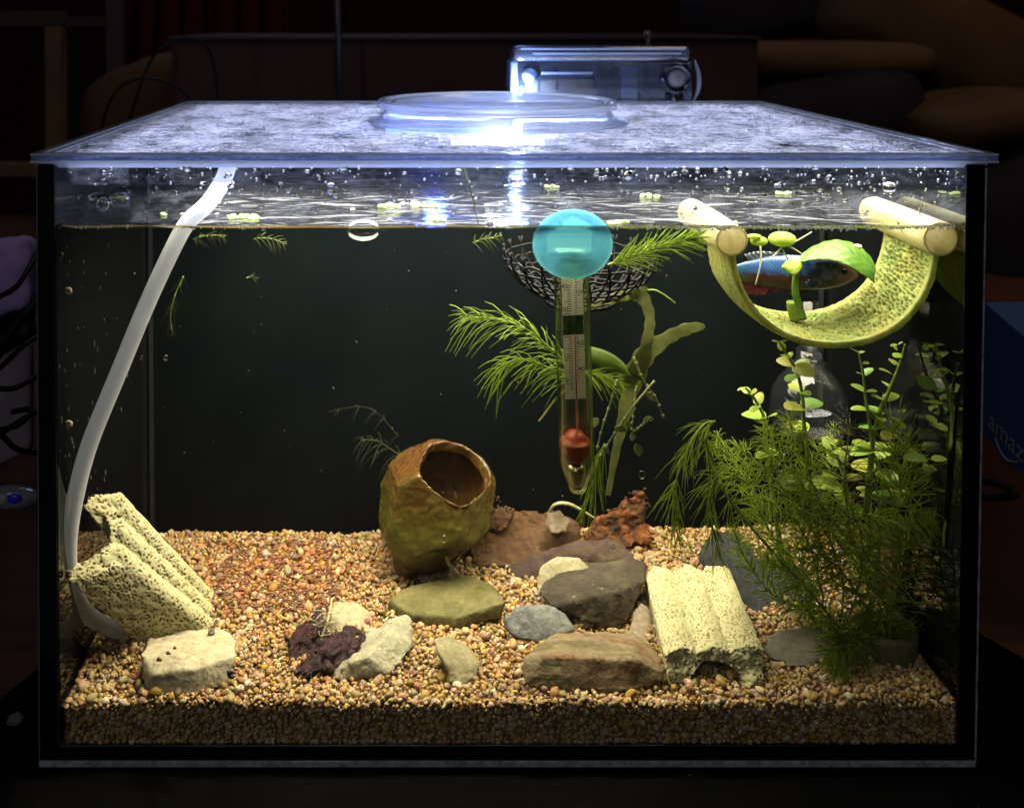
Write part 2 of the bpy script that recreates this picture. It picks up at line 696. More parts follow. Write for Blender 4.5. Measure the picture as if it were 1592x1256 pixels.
# cables behind the lid
CAB = mat('black_rubber', [(0.006, 0.006, 0.007)], rough=0.6, spec=0.15)
for pts, lab in (([(178, 260, .30), (205, 175, .29), (232, 100, .29), (262, 66, .29), (300, 60, .30), (330, 90, .33), (345, 200, .34)], 'black cable arching highest behind the left edge of the lid'),
                 ([(150, 260, .29), (163, 180, .285), (186, 138, .285), (222, 122, .29), (262, 130, .30), (300, 160, .32), (320, 230, .33)], 'black cable bowing low behind the left edge of the lid')):
    mb = MB(); mb.tube(spl(path(pts), 40), 0.0011, 8)
    tag(obj('cable', mb, CAB), lab, 'cable', 'black cables around the tank')

# clutter on the table at the left
PURP = mat('purple_cloth', [(0.16, 0.10, 0.28), (0.28, 0.20, 0.45)], scale=30, rough=0.8, bump=0.3, bscale=60, bdist=0.004)
mb = MB()
hull(mb, [P(-70, 372, .10), P(52, 372, .11), P(53, 480, .10), P(-70, 520, .09), P(-70, 380, .25), P(50, 385, .25), P(52, 470, .25), P(-70, 500, .25)])
me = remesh(mb, 0.003, 8)
co, no = coords(me)
set_coords(me, co + no * (fbm(co * 40, 3) * 0.004)[:, None])
tag(obj('pouch', me, PURP), 'crumpled purple pouch at the far left of the tank', 'pouch')
mb = MB()
hull(mb, [P(-70, 470, .12), P(53, 455, .12), P(53, 520, .12), P(-70, 560, .11), P(-70, 470, .2), P(53, 455, .2), P(53, 520, .2), P(-70, 560, .2)])
me = remesh(mb, 0.003, 8)
co, no = coords(me)
set_coords(me, co + no * (fbm(co * 50, 3) * 0.004)[:, None])
tag(obj('bag', me, mat('olive_cloth', [(0.11, 0.11, 0.06), (0.18, 0.13, 0.14)], scale=30, rough=0.8)), 'dull olive fabric bag under the purple pouch', 'bag')
mb = MB()
hull(mb, [P(-70, 560, .13), P(53, 530, .13), P(53, 700, .13), P(-70, 760, .12), P(-70, 540, .3), P(53, 530, .3), P(53, 650, .3), P(-70, 700, .3)])
tag(obj('carton', remesh(mb, 0.003, 3), mat('grey_card', [(0.15, 0.11, 0.14), (0.24, 0.18, 0.22)], scale=14, rough=0.7)), 'greyish carton behind the tangle of black cables at the left', 'carton')
CT = [([(-20, 470, .06), (20, 450, .05), (40, 425, .06), (70, 370, .10)], 'black cable slanting steeply in front of the purple pouch'),
      ([(-20, 585, .04), (10, 530, .04), (30, 500, .045), (70, 455, .07)], 'thick black cable slanting across the olive bag'),
      ([(-20, 590, .06), (15, 558, .06), (40, 535, .06), (80, 510, .1)], 'thin black cable just under the thick slanting cable'),
      ([(-20, 600, .05), (10, 605, .045), (35, 598, .045), (80, 570, .08)], 'black cable sagging in front of the grey carton, topmost sagging one'),
      ([(-20, 690, .05), (5, 672, .045), (30, 655, .045), (80, 628, .07)], 'black cable rising to the right in front of the grey carton'),
      ([(-20, 650, .03), (8, 682, .03), (32, 700, .035), (80, 706, .06)], 'grey-black cable drooping lowest at the left of the tank'),
      ([(0, 668, .05), (26, 662, .045), (46, 645, .045), (44, 636, .05), (20, 640, .06)], 'short looped black cable beside the tank pane')]
for k, (pts, lab) in enumerate(CT):
    mb = MB(); mb.tube(spl(path(pts), 30), 0.0019 if k == 1 else 0.0013, 8)
    tag(obj('cable', mb, CAB), lab, 'cable', 'black cables around the tank')
g1 = G(20, 778, 0.0)
ad = thing('plug_adapter', 'small clear plastic pack with a blue button on the table at the far left', 'adapter', g1)
mb = MB(); c = P(18, 772, .03); mb.ball(c, 0.010, 16, 8, (1.3, 0.7, 0.45)); obj('shell', mb, clear('clear_pack', (.8, .8, .9), 0.1, 1, 0.15, haze=0.25), ad)
mb = MB(); mb.ball(P(22, 775, .024), 0.0024, 12, 8, (1.4, .6, 1)); obj('button', mb, mat('blue_button', [(0.02, 0.02, 0.55)], rough=0.4), ad)
mb = MB(); mb.ball(P(4, 777, .024), 0.0030, 12, 8, (1, .6, 1)); obj('cap', mb, mat('grey_cap', [(0.25, 0.25, 0.25)], rough=0.5), ad)
# stone chip on the mat
mb = MB()
q = lambda px, py, z=-0.0005: G(px, py, z)
hull(mb, [q(8, 1128), q(14, 1110), q(28, 1104), q(42, 1114), q(38, 1124), q(24, 1130), q(12, 1120, .003), q(30, 1110, .0035), q(34, 1118, .003)])
tag(obj('stone_chip', remesh(mb, 0.0006, 3), mat('chip_stone', [(0.12, 0.11, 0.10)], rough=0.8)), 'pale stone chip lying on the dark table left of the tank', 'stone chip')

# blue and orange parcel box at the right
bxm = thing('parcel_box', 'blue and orange cardboard box with pale lettering right of the tank', 'box', G(1560, 930, 0))
tl_, ml_, mr_ = P(1530, 470, .162), P(1528, 672, .162), P(1640, 795, .096)
tr_ = tl_ + (mr_ - ml_)
bl_, br_ = G(1524, 876, -.0042), G(1640, 985, -.0042)
bl_ = np.array([ml_[0], ml_[1], -.0042])
br_ = np.array([mr_[0], mr_[1], -.0042])
dv = np.array([0.22, 0.01, 0])


def slab(q4, dv, m, name):
    mb = MB()
    a = [np.array(x) for x in q4]
    v = a + [x + dv for x in a]
    mb.add(v, [(0, 1, 2, 3), (7, 6, 5, 4), (0, 4, 5, 1), (1, 5, 6, 2), (2, 6, 7, 3), (3, 7, 4, 0)])
    return obj(name, mb, m, bxm, False)


BLUE = mat('blue_card', [(0.018, 0.065, 0.17), (0.024, 0.08, 0.20)], scale=9, rough=0.55)
slab((tl_, tr_, mr_, ml_), dv, BLUE, 'blue_panel')
slab((ml_ - [0, 0, .0001], mr_ - [0, 0, .0001], br_, bl_), dv, mat('orange_card', [(0.16, 0.052, 0.02), (0.22, 0.075, 0.03)], scale=7, rough=0.6), 'orange_panel')


def text_mesh(s, size, ext=0.00005, align='LEFT'):
    cu = bpy.data.curves.new('lettering', 'FONT')
    cu.body = s
    cu.size = size
    cu.extrude = ext
    cu.align_x = align
    cu.resolution_u = 3
    ob = bpy.data.objects.new('lettering', cu)
    COL.objects.link(ob)
    me = evaluated(ob)
    bpy.data.curves.remove(cu)
    return me


ux = (mr_ - ml_) / np.linalg.norm(mr_ - ml_)
uz = (tl_ - ml_)
uz = uz - ux * uz.dot(ux)
uz /= np.linalg.norm(uz)
un = np.cross(ux, uz)
me = text_mesh('amazonbasics', 0.0165)
co, _ = coords(me)
dr = ray(1537, 662)
o0 = CAM + dr * ((ml_ - CAM).dot(un) / dr.dot(un)) + un * 0.0006
set_coords(me, o0 + co[:, :1] * ux + co[:, 1:2] * uz + co[:, 2:] * un)
obj('lettering', me, mat('pale_print', [(0.26, 0.26, 0.30)], rough=0.7), bxm, False)
mb = MB()
mb.tube([o0 + ux * (0.008 + 0.022 * s) + uz * (-0.002 - 0.0055 * math.sin(PI * s)) for s in np.linspace(0, 1, 12)], [0.0003 + 0.0004 * math.sin(PI * s) for s in np.linspace(0, 1, 12)], 6)
obj('smile_mark', mb, bpy.data.materials['pale_print'], bxm)
mb = MB(); mb.tube(spl(path([(1480, 742, .13), (1545, 750, .10), (1578, 766, .075), (1560, 772, .08), (1490, 772, .10)]), 24), 0.0020, 8)
tag(obj('cable', mb, CAB), 'black cable looping in front of the orange lower half of the box', 'cable', 'black cables around the tank')

# ------------------------------------------------------------------ aquarium
tank = thing('aquarium', 'rectangular glass fish tank with black edges and fogged clear lid', 'fish tank', (0.041, 0.13, 0))
mb = MB(); mb.box((OXL + .0015, 0, .003), (OXR - .0015, YF - .0002, ZT)); obj('front_pane', mb, GLASS, tank, False)


def side_glass():
    t = NT('side_glass')
    d = t.n('BsdfDiffuse')
    d.inputs[0].default_value = (0.004, 0.0045, 0.005, 1)
    g = t.n('BsdfGlossy')
    g.inputs['Roughness'].default_value = 0.035
    g.inputs['Color'].default_value = (0.86, 0.9, 0.8, 1)
    f = t.schlick(0.06, 1.0)
    return t.done(t.mix(t.math('MULTIPLY', t.math('ADD', f, 0.20), 0.62), d.outputs[0], g.outputs[0]))


SG = side_glass()
for nm, x0, x1 in (('side_pane', OXL + .0006, XL), ('side_pane', XR, OXR - .0006)):
    mb = MB(); mb.box((x0, YF, ZB), (x1, YB, ZT)); obj(nm, mb, SG, tank, False)
mb = MB(); mb.box((XL, YB - .005, ZB), (XR, YB - .0003, ZT)); obj('back_pane', mb, mat('back_film', [(0.010, 0.011, 0.014)], rough=0.25, spec=0.4), tank, False)
mb = MB(); mb.box((XL, YF, .0026), (XR, YB, ZB)); obj('bottom_pane', mb, BLACK, tank, False)
mb = MB(); mb.box((XL + .0002, YP, ZB), (XR - .0002, YP + .004, ZW - .0035)); pt = obj('false_back_panel', mb, PART, tank, False)  # added panel where refraction makes the back wall appear nearer
# vertical glue seam where the false back panel meets the left pane, and faint seams in the panel
for x in (-0.1515, 0.234):
    mb = MB(); mb.box((x - .0011, YP - .0018, ZB + .012), (x + .0011, YP - .0002, ZW - .004)); obj('seam', mb, mat('seam_black', [(0.02, 0.022, 0.026)], rough=0.2, spec=0.6), tank, False)
# black silicone along the front corners and the foot
zz = (P(57, 250, 0)[2], P(57, 1190, 0)[2])


def quadbar(pts_px, y0, y1, m, name):
    mb = MB()
    a = [P(px, py, y0) for px, py in pts_px]
    v = a + [p + np.array([0, y1 - y0, 0]) for p in a]
    mb.add(v, [(0, 1, 2, 3), (7, 6, 5, 4), (0, 4, 5, 1), (1, 5, 6, 2), (2, 6, 7, 3), (3, 7, 4, 0)])
    return obj(name, mb, m, tank, False)


quadbar([(58.5, 256), (84, 256), (90.5, 1188), (63, 1188)], -.0006, -.0001, BLACK, 'corner_trim')
quadbar([(1503, 256), (1532, 256), (1515, 1186), (1489, 1186)], -.0006, -.0001, BLACK, 'corner_trim')
quadbar([(90.5, 1160), (1489, 1158), (1489, 1184), (90.5, 1184)], -.0006, -.0001, BLACK, 'foot_trim')
quadbar([(60.5, 1184.5), (1517, 1184.5), (1516, 1192), (61, 1192)], -.0016, .004, EDGE, 'foot_edge')
quadbar([(56, 262), (58, 262), (62.3, 1184), (60.3, 1184)], -.0010, .003, mat('dark_glass_edge', [(0.10, 0.12, 0.14)], rough=0.25, spec=0.7), 'glass_edge')
quadbar([(1532.4, 262), (1534.8, 262), (1518, 1184), (1515.4, 1184)], -.0010, .003, EDGE, 'glass_edge')
# top edge of the panes under the lid
mb = MB(); mb.box((OXL, -.0004, ZT + .0002), (OXR, YF, ZT + .0010)); obj('rim_strip', mb, RIM, tank, False)

# ------------------------------------------------------------------ water
def water_mat():
    t = NT('water_surface')
    mp = t.n('Mapping')
    mp.inputs['Scale'].default_value = (1.0, 2.0, 1)
    t.l(t.coord(), mp.inputs['Vector'])
    h = t.math('ADD', t.noise(38, 2, 0.5, vec=mp.outputs[0], dist=0.8), t.math('MULTIPLY', t.noise(110, 2, 0.5, vec=mp.outputs[0]), 0.07))
    nrm = t.bump(h, 0.6, 0.0028)
    tp = t.n('BsdfTransparent')
    tp.inputs[0].default_value = (0.98, 0.915, 0.70, 1)
    g = t.n('BsdfGlossy')
    g.inputs['Roughness'].default_value = 0.13
    t.l(nrm, g.inputs['Normal'])
    return t.done(t.mix(t.schlick(0.022, 1.0, nrm), tp.outputs[0], g.outputs[0]))


def menis_mat():
    t = NT('water_meniscus')
    tp = t.n('BsdfTransparent')
    g = t.n('BsdfGlossy')
    g.inputs['Roughness'].default_value = 0.16
    g.inputs['Color'].default_value = (1, 1, 0.78, 1)
    return t.done(t.mix(0.92, tp.outputs[0], g.outputs[0]))


nx, ny = 240, 120
ys = np.concatenate([YF + .0002 + np.linspace(0, 0.004, 12), np.linspace(YF + .0052, YB - .0055, ny - 12)])
xs = np.linspace(XL + .0002, XR - .0002, nx)
X, Y = np.meshgrid(xs, ys, indexing='ij')
pp = np.stack([X.ravel() * 40, Y.ravel() * 60, np.zeros(X.size)], 1)
Z = ZW + 0.00035 * fbm(pp, 3).reshape(X.shape)
wob = 0.0007 * fbm(np.stack([X.ravel() * 22, np.zeros(X.size), np.zeros(X.size) + 3], 1), 2).reshape(X.shape)
Z += (0.0028 + wob) * np.exp(-(Y - YF) / 0.0021)
Z += 0.0022 * np.exp(-(X - XL) / 0.002) * np.exp(-(Y - YF) / 0.02) + 0.0022 * np.exp(-(XR - X) / 0.002)
mb = MB()
mb.v = [tuple(p) for p in np.stack([X.ravel(), Y.ravel(), Z.ravel()], 1)]
nyy = len(ys)
for i in range(nx - 1):
    for j in range(nyy - 1):
        mb.f.append((i * nyy + j, (i + 1) * nyy + j, (i + 1) * nyy + j + 1, i * nyy + j + 1))
        mb.m.append(1 if j < 11 else 0)
obj('water', mb, [water_mat(), menis_mat()], kind='structure')

# ------------------------------------------------------------------ lid
LX0, LX1, LY0, LY1, LZ0, LZ1 = -0.1605, 0.2445, -0.0022, 0.270, 0.2590, 0.2630
lid = thing('tank_cover', 'clear acrylic lid fogged with droplets, with a raised round cap, on the tank', 'lid', (0.042, 0.13, LZ0))
CX, CY, CR = 0.0475, 0.152, 0.0675
mb = MB()
# plate: top sheet and underside, with a round opening for the cap skirt left under the skirt
px0, px1, py0, py1 = LX0 + .0035, LX1 - .0035, LY0 + .0035, LY1 - .0035
N_ = 96
ring_i, ring_o = [], []
for k in range(N_):
    w = 2 * PI * k / N_
    c, s = math.cos(w), math.sin(w)
    ring_i.append((CX + CR * 1.10 * c, CY + CR * 1.10 * s))
    tt = min(((px1 - CX) if c > 0 else (px0 - CX)) / c if abs(c) > 1e-6 else 9, ((py1 - CY) if s > 0 else (py0 - CY)) / s if abs(s) > 1e-6 else 9)
    ring_o.append((CX + tt * c, CY + tt * s))
for cx_, cy_ in ((px0, py0), (px1, py0), (px0, py1), (px1, py1)):
    k = min(range(N_), key=lambda q: (ring_o[q][0] - cx_) ** 2 + (ring_o[q][1] - cy_) ** 2)
    ring_o[k] = (cx_, cy_)
zb, zt = LZ0 + .0012, LZ0 + .0026
vs = [(x, y, zt) for x, y in ring_i] + [(x, y, zt) for x, y in ring_o] + [(x, y, zb) for x, y in ring_i] + [(x, y, zb) for x, y in ring_o]
fs = []
for k in range(N_):
    k2 = (k + 1) % N_
    fs += [(k, N_ + k, N_ + k2, k2), (2 * N_ + k, 2 * N_ + k2, 3 * N_ + k2, 3 * N_ + k), (N_ + k, 3 * N_ + k, 3 * N_ + k2, N_ + k2), (k, k2, 2 * N_ + k2, 2 * N_ + k)]
mb.add(vs, fs)
obj('plate', mb, LID, lid, False)
LINE = clear('acrylic_edge_line', (.9, .94, 1), .1, 1, .08, haze=.5, haze_col=(.95, .97, 1.0), bump=(320, .5, .001), power=2.5)
BAND = clear('acrylic_edge_band', (.80, .86, 1), .12, 1, .06, haze=.2, haze_col=(.55, .66, 1), bump=(120, .6, .002), power=2.5)
t_ = .0033
for z0, z1, pr_, mm, nm in ((LZ0, LZ0 + .0010, .0003, LINE, 'rim_lower_edge'), (LZ0 + .0010, LZ1 - .0008, 0, BAND, 'rim_band'), (LZ1 - .0008, LZ1, .0002, LINE, 'rim_upper_edge')):
    mb = MB()
    o4 = [(LX0 - pr_, LY0 - pr_), (LX1 + pr_, LY0 - pr_), (LX1 + pr_, LY1 + pr_), (LX0 - pr_, LY1 + pr_)]
    i4 = [(LX0 + t_, LY0 + t_), (LX1 - t_, LY0 + t_), (LX1 - t_, LY1 - t_), (LX0 + t_, LY1 - t_)]
    vs = [(x, y, z0) for x, y in o4] + [(x, y, z0) for x, y in i4] + [(x, y, z1) for x, y in o4] + [(x, y, z1) for x, y in i4]
    fs = []
    for k in range(4):
        k2 = (k + 1) % 4
        fs += [(k, k2, 8 + k2, 8 + k), (4 + k, 12 + k, 12 + k2, 4 + k2), (8 + k, 8 + k2, 12 + k2, 12 + k), (k, 4 + k, 4 + k2, k2)]
    mb.add(vs, fs)
    obj(nm, mb, mm, lid, False)
mb = MB()
for x0, x1, y0, y1 in ((LX0 + .006, LX1 - .006, LY0 + .0062, LY0 + .0070), (LX0 + .006, LX0 + .0068, LY0 + .0072, LY1 - .007), (LX1 - .0068, LX1 - .006, LY0 + .0072, LY1 - .007)):
    mb.box((x0, y0, LZ0 + .0027), (x1, y1, LZ0 + .0034))
obj('step_line', mb, LINE, lid, False)
mb = MB(); mb.box((XL + .0008, YF + .0008, LZ0 - .0032), (XR - .0008, YF + .0032, LZ0 - .0002)); obj('inner_lip', mb, RIM, lid, False)
T = Matrix.Translation((CX, CY, LZ1))
mb = MB()
prof = [(CR * 1.115 - CR * 0.17 * (s ** 0.5), -0.0014 + 0.0080 * s ** 1.4) for s in np.linspace(0, 1, 12)]
prof = prof + [(r - 0.0012, z - 0.0004) for r, z in prof[::-1]]
mb.lathe(prof, T, 96); obj('cap_skirt', mb, clear('cap_skirt_acrylic', (.95, .97, 1), .05, .9, .06, haze=.12, haze_col=(.80, .87, 1), bump=(500, .6, .001), power=3.5), lid)
mb = MB()
mb.lathe([(CR + .0002, .0066), (CR + .0008, .0075), (CR + .0006, .0096), (CR, .0102), (CR * .955, .0102), (CR * .945, .0090), (CR * .93, .0086)], T, 128)
mb.f = [f for f in mb.f if len(f) < 100]
mb.m = [0] * len(mb.f)
obj('cap_ring', mb, clear('cap_ring_acrylic', (.93, .95, 1), 0.12, 1.0, 0.05, haze=0.5, haze_col=(.92, .95, 1), power=3), lid)
mb = MB(); mb.lathe([(0.0001, .0080), (CR * .5, .0082), (CR * .929, .0080), (CR * .929, .0072), (CR * .5, .0074), (0.0001, .0072)], T, 96); obj('cap_disc', mb, clear('cap_disc_acrylic', (.95, .97, 1), .05, .45, .1, haze=.26, haze_col=(.80, .85, 1), bump=(900, .9, .001), power=4), lid)
mb = MB(); mb.lathe([(CR * .885, .0082), (CR * .885, .0092), (CR * .9, .0094), (CR * .91, .0092), (CR * .91, .0082)], T, 96); obj('cap_groove', mb, bpy.data.materials['cap_ring_acrylic'], lid)
mb = MB()
for rr_, zz_ in ((CR + .0008, .0100), (CR + .0010, .0070), (CR * .955, .0103)):
    mb.tube([(CX + rr_ * math.cos(2 * PI * i / 128), CY + rr_ * math.sin(2 * PI * i / 128), LZ1 + zz_) for i in range(129)], .00028, 6, cap=False)
obj('cap_edge', mb, LINE, lid)
# droplets standing on the lid
mb = MB()
for _ in range(1600):
    x, y = rng.uniform(LX0 + .006, LX1 - .006), LY0 + .006 + (rng.random() ** 1.3) * 0.25
    r = rng.lognormal(math.log(0.0006), 0.5)
    if (x - CX) ** 2 + (y - CY) ** 2 < (CR * 1.3) ** 2:
        continue
    mb.lathe([(r, 0), (r * .8, r * .35), (0.0001, r * .55)], Matrix.Translation((x, y, LZ0 + .0026)), 7, rng.uniform(.8, 2.2), 1)
t = NT('droplet'); gb = t.n('BsdfGlass'); gb.inputs['IOR'].default_value = 1.33; gb.inputs['Roughness'].default_value = 0.0
DROP = t.done(gb.outputs[0])
obj('lid_droplets', mb, clear('lid_bead', (.92,.94,1), .10, 1, .02, haze=.3, haze_col=(.7,.76,1), power=2.5), lid, kind='stuff')

# LED lamp under the lid
led = thing('led_lamp', 'small white light bar mounted under the middle of the lid', 'lamp', (LEDX, LEDY, LZ0))
mb = MB(); mb.box((LEDX - .030, LEDY - .006, LEDZ + .0070), (LEDX + .030, LEDY + .006, LEDZ + .0105))
obj('housing', mb, mat('grey_plastic', [(0.16, 0.17, 0.20)], rough=0.4), led, False)
t = NT('led_face'); e = t.n('Emission'); e.inputs[0].default_value = (0.9, 0.95, 1, 1); e.inputs[1].default_value = 2.0
LEDM = t.done(e.outputs[0])
mb = MB(); mb.box((LEDX - .024, LEDY - .0072, LEDZ + .0072), (LEDX + .024, LEDY - .0062, LEDZ + .0100)); obj('diffuser', mb, LEDM, led, False)
t = NT('blue_led_face'); e = t.n('Emission'); e.inputs[0].default_value = (0.05, 0.12, 1, 1); e.inputs[1].default_value = 5
mb = MB(); mb.box((-0.016, .139, LEDZ + .0072), (0.040, .141, LEDZ + .0105)); obj('blue_strip', mb, t.done(e.outputs[0]), led, False)

# condensation on the inside of the front pane
mb = MB()
for _ in range(1100):
    px = rng.uniform(88, 1500)
    py = 258 + abs(rng.normal(0, 1)) * 42
    dens = 0.35 + 0.65 * max(0, (px - 700) / 800) + 0.2 * math.exp(-((px - 450) / 120) ** 2)
    if py > 350 or rng.random() > dens:
        continue
    c = P(px, py, YF)
    r = rng.lognormal(math.log(0.00040), 0.65)
    M = Matrix.Translation(Vector(c)) @ Matrix.Rotation(-PI / 2, 4, 'X')
    mb.lathe([(r, 0), (r * .82, r * .15), (r * .45, r * .26), (0.0001, r * .29)], M, 8, rng.uniform(.8, 1.5), rng.uniform(.8, 1.2))
cond = obj('condensation', mb, DROP, kind='stuff')
cond['label'] = 'beads of condensation on the inside of the front pane above the water'
cond['category'] = 'condensation'

t = NT('fog_film')
mp = t.n('Mapping'); mp.inputs['Scale'].default_value = (1, 1, 1.6); t.l(t.coord(), mp.inputs['Vector'])
f1 = t.noise(60, 5, .65, vec=mp.outputs[0], dist=.8); f2 = t.noise(420, 4, .7, vec=mp.outputs[0])
mr = t.n('MapRange'); t.l(t.math('ADD', f1, t.math('MULTIPLY', f2, .55)), mr.inputs['Value'])
for k_, v_ in (('From Min', .72), ('From Max', 1.3), ('To Min', .01), ('To Max', .30)):
    mr.inputs[k_].default_value = v_
tp = t.n('BsdfTransparent'); d = t.n('BsdfDiffuse'); d.inputs[0].default_value = (.8, .84, .95, 1); tl = t.n('BsdfTranslucent'); tl.inputs[0].default_value = (.8, .84, .95, 1)
FOG = t.done(t.mix(mr.outputs[0], tp.outputs[0], t.mix(.6, d.outputs[0], tl.outputs[0])))
mb = MB(); mb.add([(XL + .0004, YF + .0001, ZW + .004), (XR - .0004, YF + .0001, ZW + .004), (XR - .0004, YF + .0001, ZT - .0005), (XL + .0004, YF + .0001, ZT - .0005)], [(0, 1, 2, 3)])
obj('fog_film', mb, FOG, tank, False)

# foam beads along the water line
mb = MB()
for a, b_, n in ((1050, 1175, 110), (1210, 1330, 100), (1390, 1500, 60), (940, 1040, 40), (270, 420, 26), (90, 200, 8), (1175, 1400, 60)):
    for _ in range(n):
        px = rng.uniform(a, b_)
        mb.ball(P(px, 355 + rng.normal(0, 1.5), YF + rng.uniform(.0004, .002)), rng.uniform(.0002, .0005), 8, 6)
fo = obj('foam', mb, leafy('foam_bubble', (.86, .88, .84), (.92, .93, .9), 90, .7, .3, .5), kind='stuff')
fo['label'] = 'line of tiny foam bubbles where the water meets the front pane'
fo['category'] = 'foam'

# faintly cloudy greenish water
t = NT('cloudy_water')
pv = t.n('VolumePrincipled')
pv.inputs['Color'].default_value = (.40, .64, .76, 1)
pv.inputs['Density'].default_value = 0.022
pv.inputs['Anisotropy'].default_value = 0.2
t.l(pv.outputs[0], t.out.inputs['Volume'])
mb = MB(); mb.box((XL + .0006, YF + .0003, ZB + .0005), (XR - .0006, YP - .0003, ZW - .0012))
obj('water_haze', mb, t.m, smooth=False, kind='stuff')
# ------------------------------------------------------------------ gravel
def gz(x, y):
    x, y = np.asarray(x, float), np.asarray(y, float)
    p = np.stack([x * 22, y * 22, np.zeros_like(x) + 5], -1).reshape(-1, 3)
    z = GZ + 0.0016 * fbm(p, 3).reshape(x.shape)
    z = z + 0.0050 * np.exp(-((x + 0.13) / 0.03) ** 2) * np.exp(-((y - 0.075) / 0.05) ** 2)
    z = z + 0.0045 * np.clip((x - 0.10) / 0.12, 0, 1) * np.clip(y / 0.12, 0, 1.1)
    z = z + 0.0030 * np.exp(-((x - 0.06) / 0.06) ** 2) * np.clip((y - 0.08) / 0.06, 0, 1)
    z = z + 0.0022 * np.exp(-y / 0.022) * fbm(np.stack([x * 34, y * 10, np.zeros_like(x) + 2], -1).reshape(-1, 3), 3).reshape(x.shape)
    z = z - 0.0015 * np.exp(-((x + 0.15) / 0.02) ** 2) * np.exp(-(y / 0.03) ** 2)
    return z


mb = MB()
mb.grid(lambda u, v: (XL + .0003 + u * (XR - XL - .0006), YF + .0015 + v * (YP - YF - .002), float(gz(XL + u * (XR - XL), YF + v * (YP - YF))) - .0016), 80, 40)
mb2 = [p for p in mb.v]
GRB = mat('gravel_base', [(0.10, 0.055, 0.025), (0.22, 0.13, 0.06)], scale=500, rough=0.9)
gb_ = obj('gravel_bed', mb, GRB, kind='structure')
mb = MB(); mb.box((XL + .0003, YF + .0015, ZB + .0002), (XR - .0003, YF + .0025, GZ - .0025)); obj('gravel_bed', mb, GRB, smooth=False, kind='structure')

# unit pebble shapes
bm = bmesh.new()
bmesh.ops.create_icosphere(bm, subdivisions=2, radius=1)
bm.verts.index_update()
UV_ = np.array([v.co for v in bm.verts]); UF = np.array([[v.index for v in f.verts] for f in bm.faces])
bm.free()
SHAPES = []
for k in range(14):
    v = UV_.copy()
    for _ in range(6):
        nrm = rng.normal(size=3); nrm /= np.linalg.norm(nrm)
        d = v @ nrm - rng.uniform(.55, .85)
        v -= np.clip(d, 0, None)[:, None] * nrm * 0.85
    v *= np.array([rng.uniform(.85, 1.25), rng.uniform(.75, 1.0), rng.uniform(.55, .85)])
    v += UV_ * (0.10 * pnoise(UV_ * 1.7 + k * 9))[:, None]
    SHAPES.append(v)
PAL = np.array([(.55, .36, .14), (.62, .45, .21), (.70, .57, .33), (.50, .29, .09), (.56, .33, .11), (.78, .69, .48), (.84, .80, .68),
                (.40, .31, .18), (.32, .26, .17), (.24, .16, .07), (.60, .49, .31), (.50, .22, .08), (.66, .51, .26), (.72, .63, .45)])
PW = np.array([10, 12, 11, 7, 7, 8, 4, 7, 4, 4, 9, 2, 9, 6], float); PW /= PW.sum()


def pebbles(name, pos, rad, flatten=True):
    n = len(pos)
    V = np.empty((n, len(UV_), 3))
    C = np.empty((n, len(UV_), 3))
    for k in range(n):
        q = rng.normal(size=4); q /= np.linalg.norm(q)
        w, x, y, z = q
        R = np.array([[1 - 2 * (y * y + z * z), 2 * (x * y - z * w), 2 * (x * z + y * w)], [2 * (x * y + z * w), 1 - 2 * (x * x + z * z), 2 * (y * z - x * w)], [2 * (x * z - y * w), 2 * (y * z + x * w), 1 - 2 * (x * x + y * y)]])
        V[k] = pos[k] + (SHAPES[k % 14] * rad[k]) @ R.T
        C[k] = np.clip((.52 * PAL[rng.choice(14, p=PW)] ** 1.22 + .48 * np.array((.44, .265, .105))) * rng.uniform(.60, .98) + rng.normal(0, .02, 3), .02, .9)
        if rng.random() < .62 * math.exp(-((pos[k][0] + .075) / .05) ** 2 - ((pos[k][1] - .105) / .035) ** 2):
            C[k] *= np.array((1.0, .66, .52))
    Ft = (UF[None] + (np.arange(n) * len(UV_))[:, None, None]).reshape(-1, 3)
    me = bpy.data.meshes.new(name)
    me.vertices.add(n * len(UV_))
    me.vertices.foreach_set('co', V.ravel())
    me.loops.add(len(Ft) * 3)
    me.loops.foreach_set('vertex_index', Ft.ravel().astype(np.int32))
    me.polygons.add(len(Ft))
    me.polygons.foreach_set('loop_start', np.arange(0, len(Ft) * 3, 3, dtype=np.int32))
    me.polygons.foreach_set('use_smooth', np.ones(len(Ft), bool))
    me.update(calc_edges=True)
    attr_col(me, 'tone', C.reshape(-1, 3))
    return me


PEB = attr_mat('gravel_stone', 'tone', rough=0.6, spec=0.28, bump=0.25, bscale=1500, bdist=.0003)
sp = 0.00192
gx, gy = np.meshgrid(np.arange(XL + .0012, XR - .001, sp), np.arange(YF + .0016, YP - .001, sp), indexing='ij')
gx = gx.ravel() + rng.uniform(-.5, .5, gx.size) * sp
gy = gy.ravel() + rng.uniform(-.5, .5, gy.size) * sp
rr = np.clip(rng.lognormal(math.log(.00113), .30, gx.size), .0009, .0028)
gzv = gz(gx, gy) - .0006 + rng.uniform(-.0009, .0006, gx.size)
pos = np.stack([np.clip(gx, XL + .0022, XR - .0022), np.clip(gy, YF + .0022, YP - .0015), gzv], 1)
